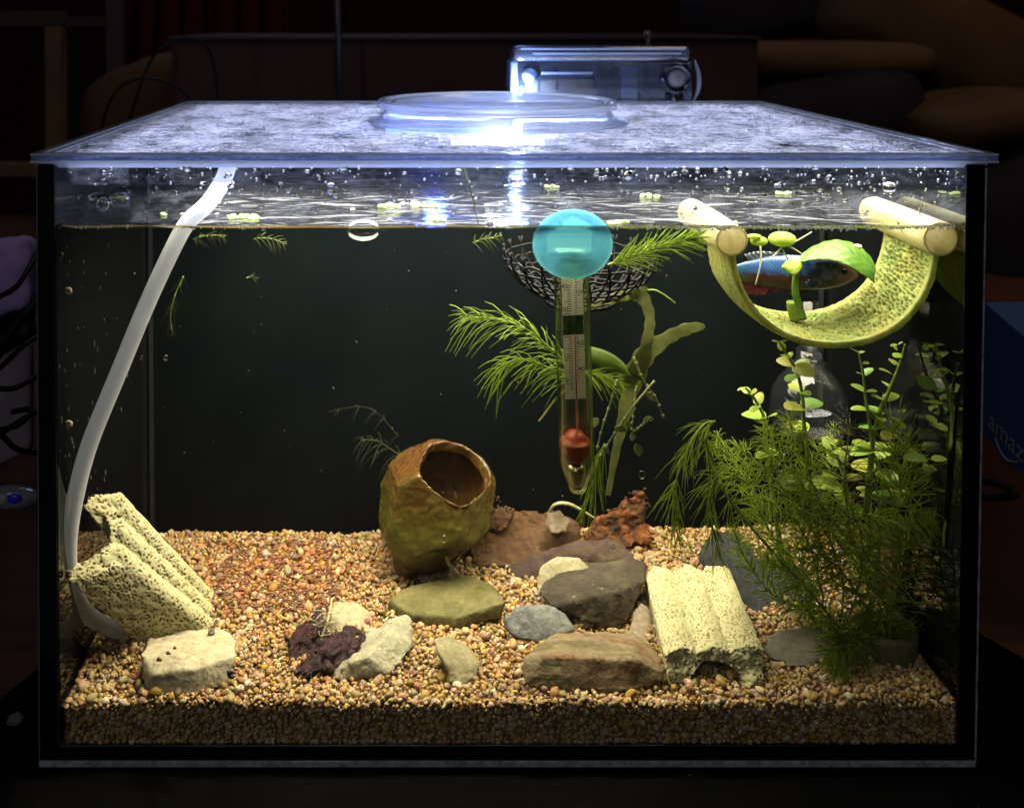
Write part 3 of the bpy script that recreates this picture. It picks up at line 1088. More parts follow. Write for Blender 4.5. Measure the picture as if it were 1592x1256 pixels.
# the face of the gravel pressed against the front pane
fx, fz = np.meshgrid(np.arange(XL + .0012, XR - .001, .0019), np.arange(ZB + .0008, GZ + .002, .0018), indexing='ij')
fx = fx.ravel() + rng.uniform(-.5, .5, fx.size) * .0019
fz = fz.ravel() + rng.uniform(-.5, .5, fz.size) * .0018
ok = fz < gz(fx, np.full_like(fx, YF)) - .0003
fx, fz = fx[ok], fz[ok]
fr = np.clip(rng.lognormal(math.log(.00128), .32, fx.size), .0007, .0023)
fpos = np.stack([np.clip(fx, XL + .0022, XR - .0022), YF + fr * .95 + .0001, np.maximum(fz, ZB + .001)], 1)
# second sparse layer lying on top
m2 = 2600
ex, ey = rng.uniform(XL + .003, XR - .003, m2), YF + .002 + rng.random(m2) * (YP - YF - .004)
er = np.clip(rng.lognormal(math.log(.00128), .36, m2), .0009, .0031)
epos = np.stack([ex, ey, gz(ex, ey) + .0006], 1)
me = pebbles('gravel', np.concatenate([pos, fpos, epos]), np.concatenate([rr, fr, er]))
gr = obj('gravel', me, PEB, kind='stuff')
gr['label'] = 'bed of mixed tan, orange and white aquarium gravel covering the tank floor'
gr['category'] = 'gravel'

# ------------------------------------------------------------------ rocks
def rock(name, label, hulls, m, voxel=.0009, smooth=6, amp=.0009, freq=110, cat='rock', fine=.00025):
    mb = MB()
    for h in hulls:
        hull(mb, [P(*p) for p in h])
    me = remesh(mb, voxel, smooth)
    co, no = coords(me)
    co = co + no * (amp * fbm(co * freq, 4) + fine * fbm(co * freq * 6, 3))[:, None]
    set_coords(me, co)
    o = obj(name, me, m)
    return tag(o, label, cat)


def stone_mat(name, cols, scale=70, bump=0.35, rough=0.75, speck=None, dist=0.3, stops=None, spec=.3, stretch=None):
    t = NT(name)
    vec = None
    if stretch:
        mp = t.n('Mapping')
        mp.inputs['Scale'].default_value = stretch
        mp.inputs['Rotation'].default_value = (.25, .06, 0)
        t.l(t.coord(), mp.inputs['Vector'])
        vec = mp.outputs[0]
    n1 = t.noise(scale, 7, 0.62, dist=dist, vec=vec)
    n = len(cols)
    st = stops or [0.3 + 0.4 * k / (n - 1) for k in range(n)]
    col = t.ramp(n1, list(zip(st, cols)))
    if speck:
        mx = t.n('MixRGB')
        f = t.ramp(t.noise(speck[1], 3, 0.7), [(speck[2], (0, 0, 0)), (speck[2] + .06, (1, 1, 1))])
        t.l(f, mx.inputs[0])
        t.l(col, mx.inputs[1])
        mx.inputs[2].default_value = (*speck[0], 1)
        col = mx.outputs[0]
    grit = t.ramp(t.noise(scale * 7, 4, .7), [(.30, (.62, .62, .62)), (.68, (1.12, 1.1, 1.06))])
    mg = t.n('MixRGB', blend_type='MULTIPLY')
    mg.inputs[0].default_value = 1
    t.l(col, mg.inputs[1])
    t.l(grit, mg.inputs[2])
    col = mg.outputs[0]
    b = t.n('BsdfPrincipled')
    b.inputs['Roughness'].default_value = rough
    b.inputs['Specular IOR Level'].default_value = spec
    t.l(col, b.inputs['Base Color'])
    h = t.math('ADD', t.noise(scale * 9, 6, .65), t.math('MULTIPLY', n1, 1.5))
    t.l(t.bump(h, min(1, bump * 1.9), .0013), b.inputs['Normal'])
    return t.done(b.outputs[0])


M_PALE = stone_mat('pale_limestone', [(.36, .31, .19), (.50, .44, .29), (.58, .52, .36)], 45, .25, speck=((.28, .17, .07), 160, .70))
rock('flat_stone', 'pale beige flat stone with a notched right end, nearest the left front of the tank',
     [[(218, 1018, .019), (226, 1072, .012), (258, 1087, .0105), (305, 1083, .0105), (352, 1066, .015), (366, 1020, .020), (300, 1040, .0125), (238, 1048, .0115),
       (232, 994, .042), (298, 976, .055), (345, 976, .056), (366, 990, .045), (228, 1030, .04), (360, 1020, .05)],
      [(352, 978, .056), (380, 972, .060), (396, 995, .052), (393, 1022, .042), (368, 1030, .040), (350, 1010, .05)]], M_PALE, smooth=7, amp=.0007)
rock('stone', 'small brown rounded stone touching the right end of the pale flat stone',
     [[(388, 985, .056), (400, 974, .060), (411, 985, .058), (412, 1005, .052), (402, 1018, .048), (390, 1014, .048)]],
     stone_mat('brown_stone', [(.09, .055, .03), (.19, .12, .06)], 90))
M_BEIGE = stone_mat('beige_stone', [(.27, .24, .14), (.40, .36, .22), (.47, .42, .27)], 60, .2)
rock('stone', 'smooth beige rounded stone half hidden behind the dark withered leaf',
     [[(511, 990, .055), (508, 950, .060), (522, 933, .066), (548, 930, .070), (570, 940, .070), (585, 957, .066), (580, 975, .058), (558, 992, .052), (530, 995, .052)]], M_BEIGE, amp=.0005, smooth=9)
rock('stone', 'pale wedge shaped stone with one sharp upright corner, beside the dark withered leaf',
     [[(556, 988, .048), (632, 953, .052), (642, 966, .048), (643, 1003, .038), (608, 1050, .023), (552, 1057, .020), (543, 1030, .022), (568, 1022, .023), (600, 1000, .033), (560, 1000, .06), (630, 975, .06)],
      [(512, 1050, .0235), (516, 1028, .03), (545, 1024, .024), (556, 1057, .0205), (530, 1060, .0205), (550, 1030, .04)]],
     stone_mat('wedge_stone', [(.26, .25, .17), (.39, .37, .25), (.46, .43, .29)], 80, .35), smooth=3)
rock('stone', 'small olive grey rounded stone standing alone between the wedge stone and the banded rock',
     [[(673, 990, .034), (700, 986, .037), (735, 1008, .032), (746, 1030, .026), (740, 1056, .0195), (720, 1070, .0150), (698, 1064, .0165), (690, 1030, .020), (675, 1002, .028), (735, 1030, .04), (700, 1000, .045)]],
     stone_mat('olive_stone', [(.17, .14, .075), (.27, .24, .13), (.33, .30, .18)], 60, .25), smooth=7)
rock('flat_rock', 'broad flat rock coated in olive green algae, in front of the amber hollow ornament',
     [[(600, 950, .070), (640, 974, .060), (716, 978, .0570), (780, 962, .0645), (786, 936, .0655), (716, 958, .0575), (642, 956, .0605), (604, 932, .0710), (640, 908, .088), (690, 896, .094), (735, 893, .095), (772, 910, .088)]],
     stone_mat('algae_flat_rock', [(.085, .080, .022), (.145, .130, .045), (.22, .19, .09)], 40, .3, dist=.6), smooth=6)
rock('stone', 'small green mossy stone beside the left end of the algae coated flat rock',
     [[(578, 938, .071), (590, 925, .074), (606, 930, .074), (604, 948, .072), (588, 952, .07)]], stone_mat('mossy', [(.05, .06, .02), (.09, .10, .03)], 200))
rock('stone', 'blue grey stone with white veins, left of the dark slab rock',
     [[(781, 962, .053), (800, 941, .056), (850, 938, .057), (880, 953, .054), (897, 978, .049), (830, 965, .085), (882, 990, .049), (840, 1001, .0455), (802, 992, .048), (785, 978, .053)]],
     stone_mat('veined_stone', [(.12, .13, .13), (.20, .21, .20), (.27, .27, .23), (.66, .66, .62)], 38, .3, dist=1.6, stops=[.3, .5, .62, .68]), smooth=7)
rock('stone', 'pale beige round stone tucked behind the left end of the dark slab rock',
     [[(832, 915, .074), (838, 880, .080), (866, 863, .085), (900, 865, .085), (918, 882, .082), (910, 925, .074), (845, 938, .070), (870, 900, .10)]], M_BEIGE, smooth=9, amp=.0005)
M_DARK = stone_mat('dark_slate', [(.032, .025, .018), (.075, .060, .040), (.15, .125, .08)], 48, .55, speck=((.34, .30, .18), 130, .66))
rock('slab_rock', 'large dark grey brown rock with a pale streaked corner, resting behind the banded rock',
     [[(838, 922, .064), (846, 902, .072), (900, 877, .086), (985, 868, .090), (1006, 874, .088), (1004, 902, .074), (986, 938, .064), (975, 972, .0575), (940, 979, .0555), (892, 960, .057), (856, 942, .058),
       (960, 920, .060), (850, 930, .075), (1000, 900, .095)]], M_DARK, smooth=3, amp=.0008)
rock('banded_rock', 'long flat rock with brown and olive bands, at the front beside the right ceramic block',
     [[(813, 1046, .016), (814, 1022, .020), (848, 1020, .0165), (985, 1024, .0165), (1034, 1044, .020), (1032, 1062, .018), (985, 1073, .0125), (920, 1076, .0118), (850, 1076, .0118), (818, 1066, .0125),
       (850, 990, .036), (872, 981, .043), (985, 981, .043), (1020, 1010, .035), (830, 1030, .035)]],
     stone_mat('banded_stone', [(.14, .11, .055), (.25, .20, .11), (.20, .11, .055), (.30, .22, .13)], 34, .5, dist=.5, stops=[.36, .46, .54, .62], stretch=(.35, 1.6, 3.2)), smooth=4)
rock('long_rock', 'low dark brown rock behind the dark slab rock, tapering to the left',
     [[(784, 884, .104), (830, 860, .106), (900, 840, .110), (955, 837, .111), (985, 857, .106), (992, 874, .102), (930, 894, .099), (850, 906, .094), (800, 900, .097), (880, 862, .100), (900, 850, .128), (830, 872, .122)]],
     stone_mat('umber_rock', [(.040, .024, .018), (.075, .045, .032), (.11, .08, .045)], 45, .4), smooth=5)
rock('stone', 'smooth pinkish grey stone wedged between the dark slab rock and the right ceramic block',
     [[(972, 990, .050), (985, 945, .062), (1000, 930, .070), (1016, 950, .066), (1026, 1010, .045), (1000, 1016, .042), (980, 1005, .045)]],
     stone_mat('pink_grey_stone', [(.24, .19, .13), (.34, .27, .19)], 60, .15), smooth=9)
rock('boulder', 'black rounded boulder behind the hanging plant, left of the largest black rock',
     [[(1084, 868, .104), (1088, 842, .116), (1112, 824, .125), (1150, 822, .125), (1180, 850, .115), (1180, 895, .098), (1140, 910, .095), (1100, 895, .099)]],
     stone_mat('black_stone', [(.012, .014, .018), (.028, .030, .034), (.045, .045, .045)], 60, .35, speck=((.13, .13, .13), 220, .70)), smooth=9)
rock('boulder', 'largest black rock, under the feathery plants behind the right ceramic block',
     [[(1126, 915, .083), (1140, 876, .092), (1190, 860, .098), (1250, 876, .093), (1278, 925, .080), (1262, 968, .064), (1190, 975, .060), (1150, 962, .066)]],
     bpy.data.materials['black_stone'], smooth=5)
rock('flat_rock', 'smooth dark grey flat rock between the right ceramic block and the small plant pot',
     [[(1178, 1000, .041), (1200, 976, .047), (1280, 972, .049), (1352, 982, .044), (1364, 1008, .036), (1345, 1032, .0305), (1270, 1041, .0280), (1210, 1036, .0295), (1190, 1020, .036)]],
     stone_mat('dull_grey_stone', [(.11, .10, .075), (.16, .145, .105), (.20, .18, .13)], 40, .2), smooth=9, amp=.0006)
rock('driftwood', 'reddish brown knobbly driftwood lying right of the amber hollow ornament',
     [[(722, 846, .118), (742, 800, .126), (800, 786, .130), (860, 796, .128), (902, 812, .126), (892, 872, .112), (800, 886, .106), (735, 880, .108)],
      [(850, 815, .122), (880, 798, .128), (914, 810, .126), (908, 860, .118), (870, 860, .116)], [(740, 800, .120), (770, 765, .128), (800, 790, .126), (790, 825, .118), (750, 830, .116)]],
     stone_mat('red_wood', [(.060, .026, .011), (.105, .050, .020), (.12, .105, .035)], 30, .5, dist=1), smooth=4, amp=.0022, freq=70, cat='driftwood')
M_RUST = stone_mat('rusty_growth', [(.022, .011, .005), (.065, .027, .009), (.26, .085, .020), (.07, .055, .018)], 80, .6, dist=.8)
rock('driftwood', 'rusty orange ragged root mass behind the dark rocks at the middle',
     [[(905, 830, .130), (925, 800, .134), (950, 815, .132), (985, 798, .134), (1012, 812, .132), (1014, 845, .124), (960, 858, .120), (915, 852, .122)],
      [(926, 824, .130), (945, 784, .133), (992, 780, .133), (1008, 826, .130), (965, 832, .126)],
      [(960, 800, .132), (972, 764, .136), (1004, 758, .137), (1014, 778, .136), (1004, 806, .133), (970, 812, .128)]],
     M_RUST, smooth=3, amp=.0024, freq=130, cat='driftwood', fine=.0008)
rock('stone', 'small pale stone perched on the reddish driftwood',
     [[(846, 816, .114), (850, 798, .115), (870, 791, .116), (888, 808, .115), (882, 828, .112), (858, 830, .111), (868, 815, .126)]], bpy.data.materials['pink_grey_stone'], smooth=7)

# ------------------------------------------------------------------ amber hollow ornament
pc = P(680, 786, .110)
ax = Vector((0.34, -0.36, 0.87)).normalized()
Mq = Matrix.Translation(Vector(pc)) @ ax.to_track_quat('Z', 'Y').to_matrix().to_4x4()
R_ = .0322
prof = [(0.0001, -R_)]
for s in np.linspace(.06, .76, 16):
    a = -PI / 2 + s * PI
    prof.append((R_ * math.cos(a), R_ * math.sin(a)))
ri = R_ - .0056
prof += [(prof[-1][0] - .0030, prof[-1][1] + .0030)]
for s in np.linspace(.76, .06, 16):
    a = -PI / 2 + s * PI
    prof.append((ri * math.cos(a), ri * math.sin(a) + .0006))
prof.append((0.0001, -ri))
mb = MB()
mb.lathe(prof, Mq, 48, 1.12, 1.02)
hull(mb, [P(x, y, d) for x, y, d in [(600, 838, .104), (690, 842, .090), (690, 862, .096), (668, 892, .1005), (645, 905, .0965), (618, 900, .1000), (606, 880, .103), (640, 850, .086), (680, 850, .110), (615, 850, .110)]])
hull(mb, [P(x, y, d) for x, y, d in [(752, 742, .108), (772, 762, .106), (802, 798, .104), (800, 824, .102), (750, 832, .100), (745, 790, .100), (775, 800, .128), (750, 760, .122)]])
me = remesh(mb, .0008, 3)
co, no = coords(me)
pcv = np.array(pc)
lc = np.array(Mq.inverted()) @ np.concatenate([co, np.ones((len(co), 1))], 1).T
rad = np.linalg.norm(lc[:3].T * np.array([1 / 1.12, 1 / 1.02, 1]), axis=1)
inner = (rad < R_ - .0030) & (lc[2] > -R_ * .9) & (co[:, 2] > pcv[2] - .030)
tz = np.clip((pcv[2] - co[:, 2]) / .030, 0, 1)
co[:, 0] = (co[:, 0] - pcv[0]) * (1 - .30 * tz) + pcv[0] - .006 * tz
for nv_, off in (((-.30, -.92, .12), .0245), ((-.92, -.20, .25), .0275), ((.75, -.62, .10), .0270), ((.15, -.80, -.58), .0262), ((.92, .1, -.25), .0275), ((-.55, -.1, .82), .0285)):
    nv_ = np.array(nv_) / np.linalg.norm(nv_)
    d = (co - pcv) @ nv_ - off + .0042 * inner
    co -= np.clip(d, 0, .016)[:, None] * nv_ * (.88 + .12 * inner)[:, None]
set_coords(me, co)
bms = bmesh.new()
bms.from_mesh(me)
for _ in range(4):
    bmesh.ops.smooth_vert(bms, verts=bms.verts, factor=.5, use_axis_x=True, use_axis_y=True, use_axis_z=True)
bms.to_mesh(me)
bms.free()
me.update()
co, no = coords(me)
co = co + no * (.0015 * fbm(co * 55, 4) + .0003 * fbm(co * 420, 3))[:, None]
set_coords(me, co)
up = (co[:, 2] - co[:, 2].min()) / (co[:, 2].max() - co[:, 2].min())
alg = np.clip(.5 + 2.2 * (.72 - up) + .55 * fbm(co * 55, 3), 0, 1)[:, None]
cA, cB, cD = np.array((.074, .066, .009)), np.array((.078, .034, .008)), np.array((.10, .042, .009))
cc = cA * alg + cB * (1 - alg)
cc[inner] = cD * .9 + .2 * cc[inner] * .5
low = np.clip((.30 - up) * 6, 0, 1)[:, None]
cc = cc * (1 - low) + low * np.array((.085, .062, .018))
cc *= (1 + .22 * fbm(co * 160, 4))[:, None]
attr_col(me, 'tone', np.clip(cc, .01, 1))
tag(obj('hollow_ornament', me, attr_mat('amber_ceramic', 'tone', rough=.26, spec=.5, bump=.2, bscale=420, bdist=.0006)),
    'hollow amber brown ornament with an open dark mouth and olive algae', 'ornament')
for pts, lab in (([(715, 812, .088), (700, 830, .086), (692, 855, .088), (700, 880, .092), (715, 895, .092)], 'pale thin root hanging down the front of the amber ornament'),
                 ([(852, 800, .118), (862, 785, .115), (882, 783, .115), (905, 794, .118), (925, 806, .12)], 'pale thin root arching above the reddish driftwood')):
    mb = MB(); mb.tube(spl(path(pts), 24), [.0006 + .0004 * math.sin(PI * i / 23) for i in range(24)], 7)
    tag(obj('root', mb, mat('pale_root', [(.26, .26, .10), (.38, .36, .18)], scale=300, rough=.5)), lab, 'root')


# ------------------------------------------------------------------ porous ceramic blocks
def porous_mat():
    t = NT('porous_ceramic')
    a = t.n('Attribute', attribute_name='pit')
    col = t.ramp(a.outputs['Fac'], [(0.0, (.49, .46, .26)), (.22, (.42, .38, .19)), (.5, (.22, .165, .055)), (1.0, (.09, .06, .02))])  # shade inside the pores put into the colour, along with brown detritus
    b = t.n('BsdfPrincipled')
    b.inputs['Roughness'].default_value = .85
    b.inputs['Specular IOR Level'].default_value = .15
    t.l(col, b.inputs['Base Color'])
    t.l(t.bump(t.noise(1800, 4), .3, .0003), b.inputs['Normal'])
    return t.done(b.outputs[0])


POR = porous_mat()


def block(label, near, far, arch_n, ridges, pit_stretch=1.0, ragged=.002, amp=.0026):
    """near/far: four corners (A,B = fluted side; C = arch side next to A; T = arch side next to B)."""
    A, B, C_, T_ = [np.array(p) for p in near]
    D, E, F_, H_ = [np.array(p) for p in far]
    loop = []
    N = 60
    for k in range(N + 1):
        p = k / N
        q = -.0001 - abs(math.sin(PI * ridges * p)) ** .85
        loop.append((p, q))
    loop += [(1, .5), (1, 1)]
    p0, p1 = arch_n
    pc_, pr = (p0 + p1) / 2, (p1 - p0) / 2
    for k in range(25):
        w = PI * k / 24
        loop.append((pc_ + pr * math.cos(w), 1 - .72 * math.sin(w)))
    loop += [(0, 1), (0, .5)]
    Nn = np.cross(B - A, D - A)
    Nn /= np.linalg.norm(Nn)
    Nn *= -np.sign(Nn.dot(C_ - A))
    M_ = 40
    vs, fs = [], []
    n = len(loop)
    for i in range(M_ + 1):
        s = i / M_
        a, b, c, tt = A + (D - A) * s, B + (E - B) * s, C_ + (F_ - C_) * s, T_ + (H_ - T_) * s
        for p, q in loop:
            vs.append((a * (1 - p) + b * p) + Nn * amp * -q if q < 0 else (a * (1 - p) + b * p) * (1 - q) + (c * (1 - p) + tt * p) * q)
    for i in range(M_):
        for k in range(n):
            k2 = (k + 1) % n
            fs.append((i * n + k, i * n + k2, (i + 1) * n + k2, (i + 1) * n + k))
    fs.append(tuple(range(n - 1, -1, -1)))
    fs.append(tuple(M_ * n + k for k in range(n)))
    mb = MB()
    mb.add(vs, fs)
    bmt = bmesh.new()
    me0 = mb.mesh('b')
    bmt.from_mesh(me0)
    bmesh.ops.triangulate(bmt, faces=[f for f in bmt.faces if len(f.verts) > 4])
    mb2 = MB()
    bmt.verts.index_update()
    mb2.add([v.co for v in bmt.verts], [tuple(v.index for v in f.verts) for f in bmt.faces])
    bmt.free()
    me = remesh(mb2, .00045, 2)
    co, no = coords(me)
    axis = (D - A) / np.linalg.norm(D - A)
    st = co - np.outer(co @ axis, axis) * (1 - 1 / pit_stretch)
    # ragged broken ends
    along = ((co - A) @ axis) / np.linalg.norm(D - A)
    co = co + np.outer(np.clip(1 - np.minimum(along, 1 - along) * 9, 0, 1) * fbm(co * 170, 3) * ragged, -axis)
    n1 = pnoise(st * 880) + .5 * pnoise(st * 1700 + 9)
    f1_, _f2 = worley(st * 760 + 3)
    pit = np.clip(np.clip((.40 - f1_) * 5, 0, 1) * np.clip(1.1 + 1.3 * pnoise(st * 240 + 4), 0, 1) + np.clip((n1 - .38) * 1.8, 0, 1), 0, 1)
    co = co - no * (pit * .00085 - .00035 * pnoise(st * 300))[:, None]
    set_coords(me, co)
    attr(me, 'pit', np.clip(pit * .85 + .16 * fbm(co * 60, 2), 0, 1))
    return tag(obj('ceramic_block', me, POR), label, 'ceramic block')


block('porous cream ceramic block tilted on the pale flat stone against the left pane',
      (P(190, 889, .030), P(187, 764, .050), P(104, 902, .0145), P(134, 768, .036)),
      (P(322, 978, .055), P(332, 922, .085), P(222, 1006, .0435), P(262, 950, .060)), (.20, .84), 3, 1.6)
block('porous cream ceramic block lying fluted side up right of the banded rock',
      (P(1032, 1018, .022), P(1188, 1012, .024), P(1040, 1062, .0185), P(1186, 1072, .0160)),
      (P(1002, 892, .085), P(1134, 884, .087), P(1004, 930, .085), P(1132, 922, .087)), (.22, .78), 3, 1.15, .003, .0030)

# ------------------------------------------------------------------ hose
hp = spl(path([(357, 250, .022), (346, 282, .020), (322, 318, .019), (292, 346, .0185), (268, 388, .018), (228, 474, .0175), (184, 580, .0165), (140, 688, .0155), (119, 765, .0155), (107, 840, .017), (110, 900, .024), (132, 950, .036), (172, 976, .045), (215, 985, .055)]), 70)
t = NT('milky_silicone')
b = t.n('BsdfPrincipled'); b.inputs['Base Color'].default_value = (.82, .84, .88, 1); b.inputs['Roughness'].default_value = .28
tr = t.n('BsdfTranslucent'); tr.inputs[0].default_value = (.80, .82, .86, 1)
tp = t.n('BsdfTransparent'); tp.inputs[0].default_value = (.9, .9, .92, 1)
s = t.mix(.45, b.outputs[0], tr.outputs[0])
lw = t.n('LayerWeight'); lw.inputs[0].default_value = .5
HOSE = t.done(t.mix(t.math('MULTIPLY', t.math('SUBTRACT', 1.0, lw.outputs['Facing']), .42), s, tp.outputs[0]))
hose = thing('air_hose', 'milky white flexible hose curving down the left side of the tank', 'hose', hp[-1])
mb = MB(); mb.tube(hp, .0037, 18, cap=False); obj('tube_wall', mb, HOSE, hose)
mb = MB(); mb.tube(hp, .0024, 12, cap=False); obj('tube_bore', mb, clear('hose_bore', (.9, .92, .95), .08, 1, .1, haze=.18), hose)

# ------------------------------------------------------------------ thermometer
th = thing('thermometer', 'glass stick thermometer with a red bulb seal hanging from a turquoise suction cup', 'thermometer', P(896, 760, .0165))
tT, tB = P(887, 385, .0158), P(897, 722, .0168)
axd = (tB - tT) / np.linalg.norm(tB - tT)
L = np.linalg.norm(tB - tT)
zx = Vector(axd).to_track_quat('Z', 'Y').to_matrix()
MT = Matrix.Translation(Vector(tT)) @ Matrix(((1, 0, axd[0]), (0, 1, axd[1]), (0, 0, axd[2]))).to_4x4()
RT = .0077
tube_pr = [(RT * .6, 0), (RT * .95, .001), (RT, .004), (RT, L * .97), (RT * .97, L), (RT * .80, L + .0042), (RT * .60, L + .0078), (RT * .55, L + .0100), (RT * .40, L + .0120), (0.0001, L + .0128)]


def tube_glass():
    t = NT('thermometer_glass')
    lw = t.n('LayerWeight'); lw.inputs[0].default_value = .5
    edge = t.math('POWER', lw.outputs['Facing'], 1.5)
    tp = t.n('BsdfTransparent')
    t.l(t.ramp(edge, [(0, (.96, .98, .92)), (.35, (.66, .74, .46)), (1, (.10, .15, .04))]), tp.inputs[0])
    g = t.n('BsdfGlossy'); g.inputs['Roughness'].default_value = .16
    g.inputs['Color'].default_value = (.95, 1, .72, 1)
    return t.done(t.mix(t.schlick(.07, .9, None, 2), tp.outputs[0], g.outputs[0]))


mb = MB(); mb.lathe(tube_pr, MT, 40); obj('glass_tube', mb, tube_glass(), th)
# paper scale inside the tube
sc0, sc1 = 0.012, .0645
SW = .00455
yo = .0012


def on_scale(px, py):
    """front face point on the paper for a photo position"""
    return P(px, py, .0148)


PAPER = mat('scale_paper', [(.60, .58, .54)], rough=.8, spec=.1)
PAPER = leafy('scale_paper_thin', (.66, .63, .56), (.70, .66, .60), 50, .42, .8, .1)
INK = mat('black_ink', [(.012, .012, .014)], rough=.7, spec=.1)
GREEN = leafy('green_print', (.07, .26, .05), (.08, .28, .06), 50, .5, .7, .1)
RED = mat('red_spirit', [(.45, .03, .02)], rough=.4)


def flat_quad(mb, a, b, w, th_=.00012, dy=0):
    a, b = np.array(a), np.array(b)
    d = (b - a) / np.linalg.norm(b - a)
    n = np.array([-d[2], 0, d[0]]) * w / 2
    o = np.array([0, dy, 0])
    e = np.array([0, th_, 0])
    v = [a - n + o, a + n + o, b + n + o, b - n + o]
    v = v + [p + e for p in v]
    mb.add(v, [(0, 1, 2, 3), (7, 6, 5, 4), (0, 4, 5, 1), (1, 5, 6, 2), (2, 6, 7, 3), (3, 7, 4, 0)])


def scx(py):
    return 889 + (py - 430) * (10 / 330.)


mb = MB(); flat_quad(mb, on_scale(scx(410), 410), on_scale(scx(620) + .5, 620), SW * 2.02, .0004); obj('scale', mb, PAPER, th, False)
mb = MB(); flat_quad(mb, on_scale(scx(490), 490) - [0, .00008, 0], on_scale(scx(520), 520) - [0, .00008, 0], SW * 2.0, .00005); obj('green_band', mb, GREEN, th, False)
mb = MB()
for k in range(-2, 43):
    py = 596.5 - k * 3.63
    L5 = 12 if k % 10 == 0 else (9 if k % 5 == 0 else 6)
    x1 = scx(py) - 2.2
    flat_quad(mb, on_scale(x1 - L5, py) - [0, .0002, 0], on_scale(x1, py) - [0, .0002, 0], .00030, .00005)
for k in range(-3, 39):
    py = 579 - k * 4.0
    if py < 428 or py > 600:
        continue
    L5 = 9 if k % 10 == 0 else (7 if k % 5 == 0 else 4)
    x1 = scx(py) + 3.4
    flat_quad(mb, on_scale(x1, py) - [0, .0002, 0], on_scale(x1 + L5, py) - [0, .0002, 0], .00030, .00005)
obj('scale_marks', mb, INK, th, False)


def digits(s, px, py, h):
    me = text_mesh(s, h, .00003, 'CENTER')
    co, _ = coords(me)
    o0 = on_scale(px, py) - [0, .00022, 0]
    v = np.stack([o0[0] + co[:, 0] * .95, o0[1] - co[:, 2], o0[2] + co[:, 1]], 1)
    set_coords(me, v)
    return obj('number', me, INK, th, False)


for k, s in enumerate(('0', '10', '20', '30', '40')):
    py = 596.5 - k * 36.3
    digits(s, scx(py) - 12.5, py - 2.6, .0031)
for k, s in enumerate(('40', '60', '80', '100')):
    py = 579 - k * 40
    digits(s, scx(py) + 10.5, py - 2.6, .0031 if len(s) < 3 else .0024)
mb = MB(); mb.tube([P(scx(425) + 1.5, 425, .0142), P(scx(690) + 1.5, 690, .0148)], .00062, 10); obj('capillary', mb, clear('capillary_glass', (.93, .95, .93), .06, 1, .05, power=3), th)
mb = MB(); mb.tube([P(scx(522) + 2.2, 522, .0142), P(scx(690) + 1.5, 690, .0148)], .00026, 8); obj('red_column', mb, RED, th)
MB_ = Matrix.Translation(Vector(P(895, 712, .0168))) @ Matrix(((1, 0, -axd[0]), (0, 1, -axd[1]), (0, 0, -axd[2]))).to_4x4()
mb = MB(); mb.lathe([(.0001, -.0008), (.0044, -.0006), (.0058, .0012), (.0070, .0048), (.0071, .0074), (.0066, .0082), (.0050, .0084), (.0046, .0100), (.0034, .0116), (.0001, .0124)], MB_, 28); obj('red_seal', mb, mat('red_resin', [(.30, .022, .014), (.42, .05, .03)], scale=200, rough=.3, bump=.2, bscale=400), th)
MB2 = Matrix.Translation(Vector(P(897, 757, .0170))) @ Matrix(((1, 0, -axd[0]), (0, 1, -axd[1]), (0, 0, -axd[2]))).to_4x4()
mb = MB(); mb.lathe([(.0001, 0), (.0022, .0006), (.0036, .0026), (.0040, .0060), (.0044, .0104), (.0001, .0106)], MB2, 24); obj('metal_tip', mb, mat('brass_tip', [(.50, .42, .24)], rough=.25, metal=.9), th)
# suction cup flat against the front pane
t = NT('turquoise_rubber')
colr = t.n('Attribute', attribute_name='tone').outputs['Color']
b = t.n('BsdfPrincipled'); b.inputs['Roughness'].default_value = .22; t.l(colr, b.inputs['Base Color'])
tr = t.n('BsdfTranslucent'); t.l(colr, tr.inputs[0])
tp = t.n('BsdfTransparent'); tp.inputs[0].default_value = (.62, .90, .95, 1)
TURQ = t.done(t.mix(.40, t.mix(.66, b.outputs[0], tr.outputs[0]), tp.outputs[0]))
sc = P(890.5, 380, YF + .0004)
MS = Matrix.Translation(Vector(sc)) @ Matrix.Rotation(-PI / 2, 4, 'X')
mb = MB()
fr = [(.0001 + .0166 * k / 46, .0010 + .0002 * math.sin(PI * k / 46) - .0009 * (k / 46) ** 3) for k in range(47)]
mb.lathe(fr + [(.0173, .0004), (.0169, .0010), (.0140, .0020), (.0095, .0036), (.0070, .0052), (.0001, .0056)], MS, 120, 1, .875)
me = mb.mesh('suction_cup')
co, no = coords(me)
lx, lz = (co[:, 0] - sc[0]), (co[:, 2] - sc[2])
front = co[:, 1] < sc[1] + .0014


def sm(d, w):
    return np.clip(.5 - d / w, 0, 1)


qx, qz = np.abs(lx + .0014) - .0088, np.abs(lz - .0006) - .0033
rect = np.hypot(np.maximum(qx, 0), np.maximum(qz, 0)) + np.minimum(np.maximum(qx, qz), 0) - .0008 + .0003 * fbm(co * 300, 2)
plug = sm(rect, .0006) * front
in2 = sm(rect + .0016, .0005) * front
ax_, az_ = lx + .0004, lz - .0098
alg = sm(np.hypot(ax_ / (1 + .9 * (ax_ > 0)), az_ * 1.7 + np.abs(ax_) * .55) - .0042 + .0012 * fbm(co * 420, 3), .0008) * front
band = sm(np.abs(lz + .0062 + .0004 * np.sin(lx * 500)) - .0001, .0002) * front * (np.abs(lx) < .008)
rimr = np.hypot(lx, lz / .875)
rim_ = np.clip((rimr - .0155) / .0012, 0, 1)
base_c = np.array((.115, .33, .42)) * (1 + .22 * fbm(co * 110, 4))[:, None] + np.array((.02, .05, .02)) * fbm(co * 420, 3)[:, None]
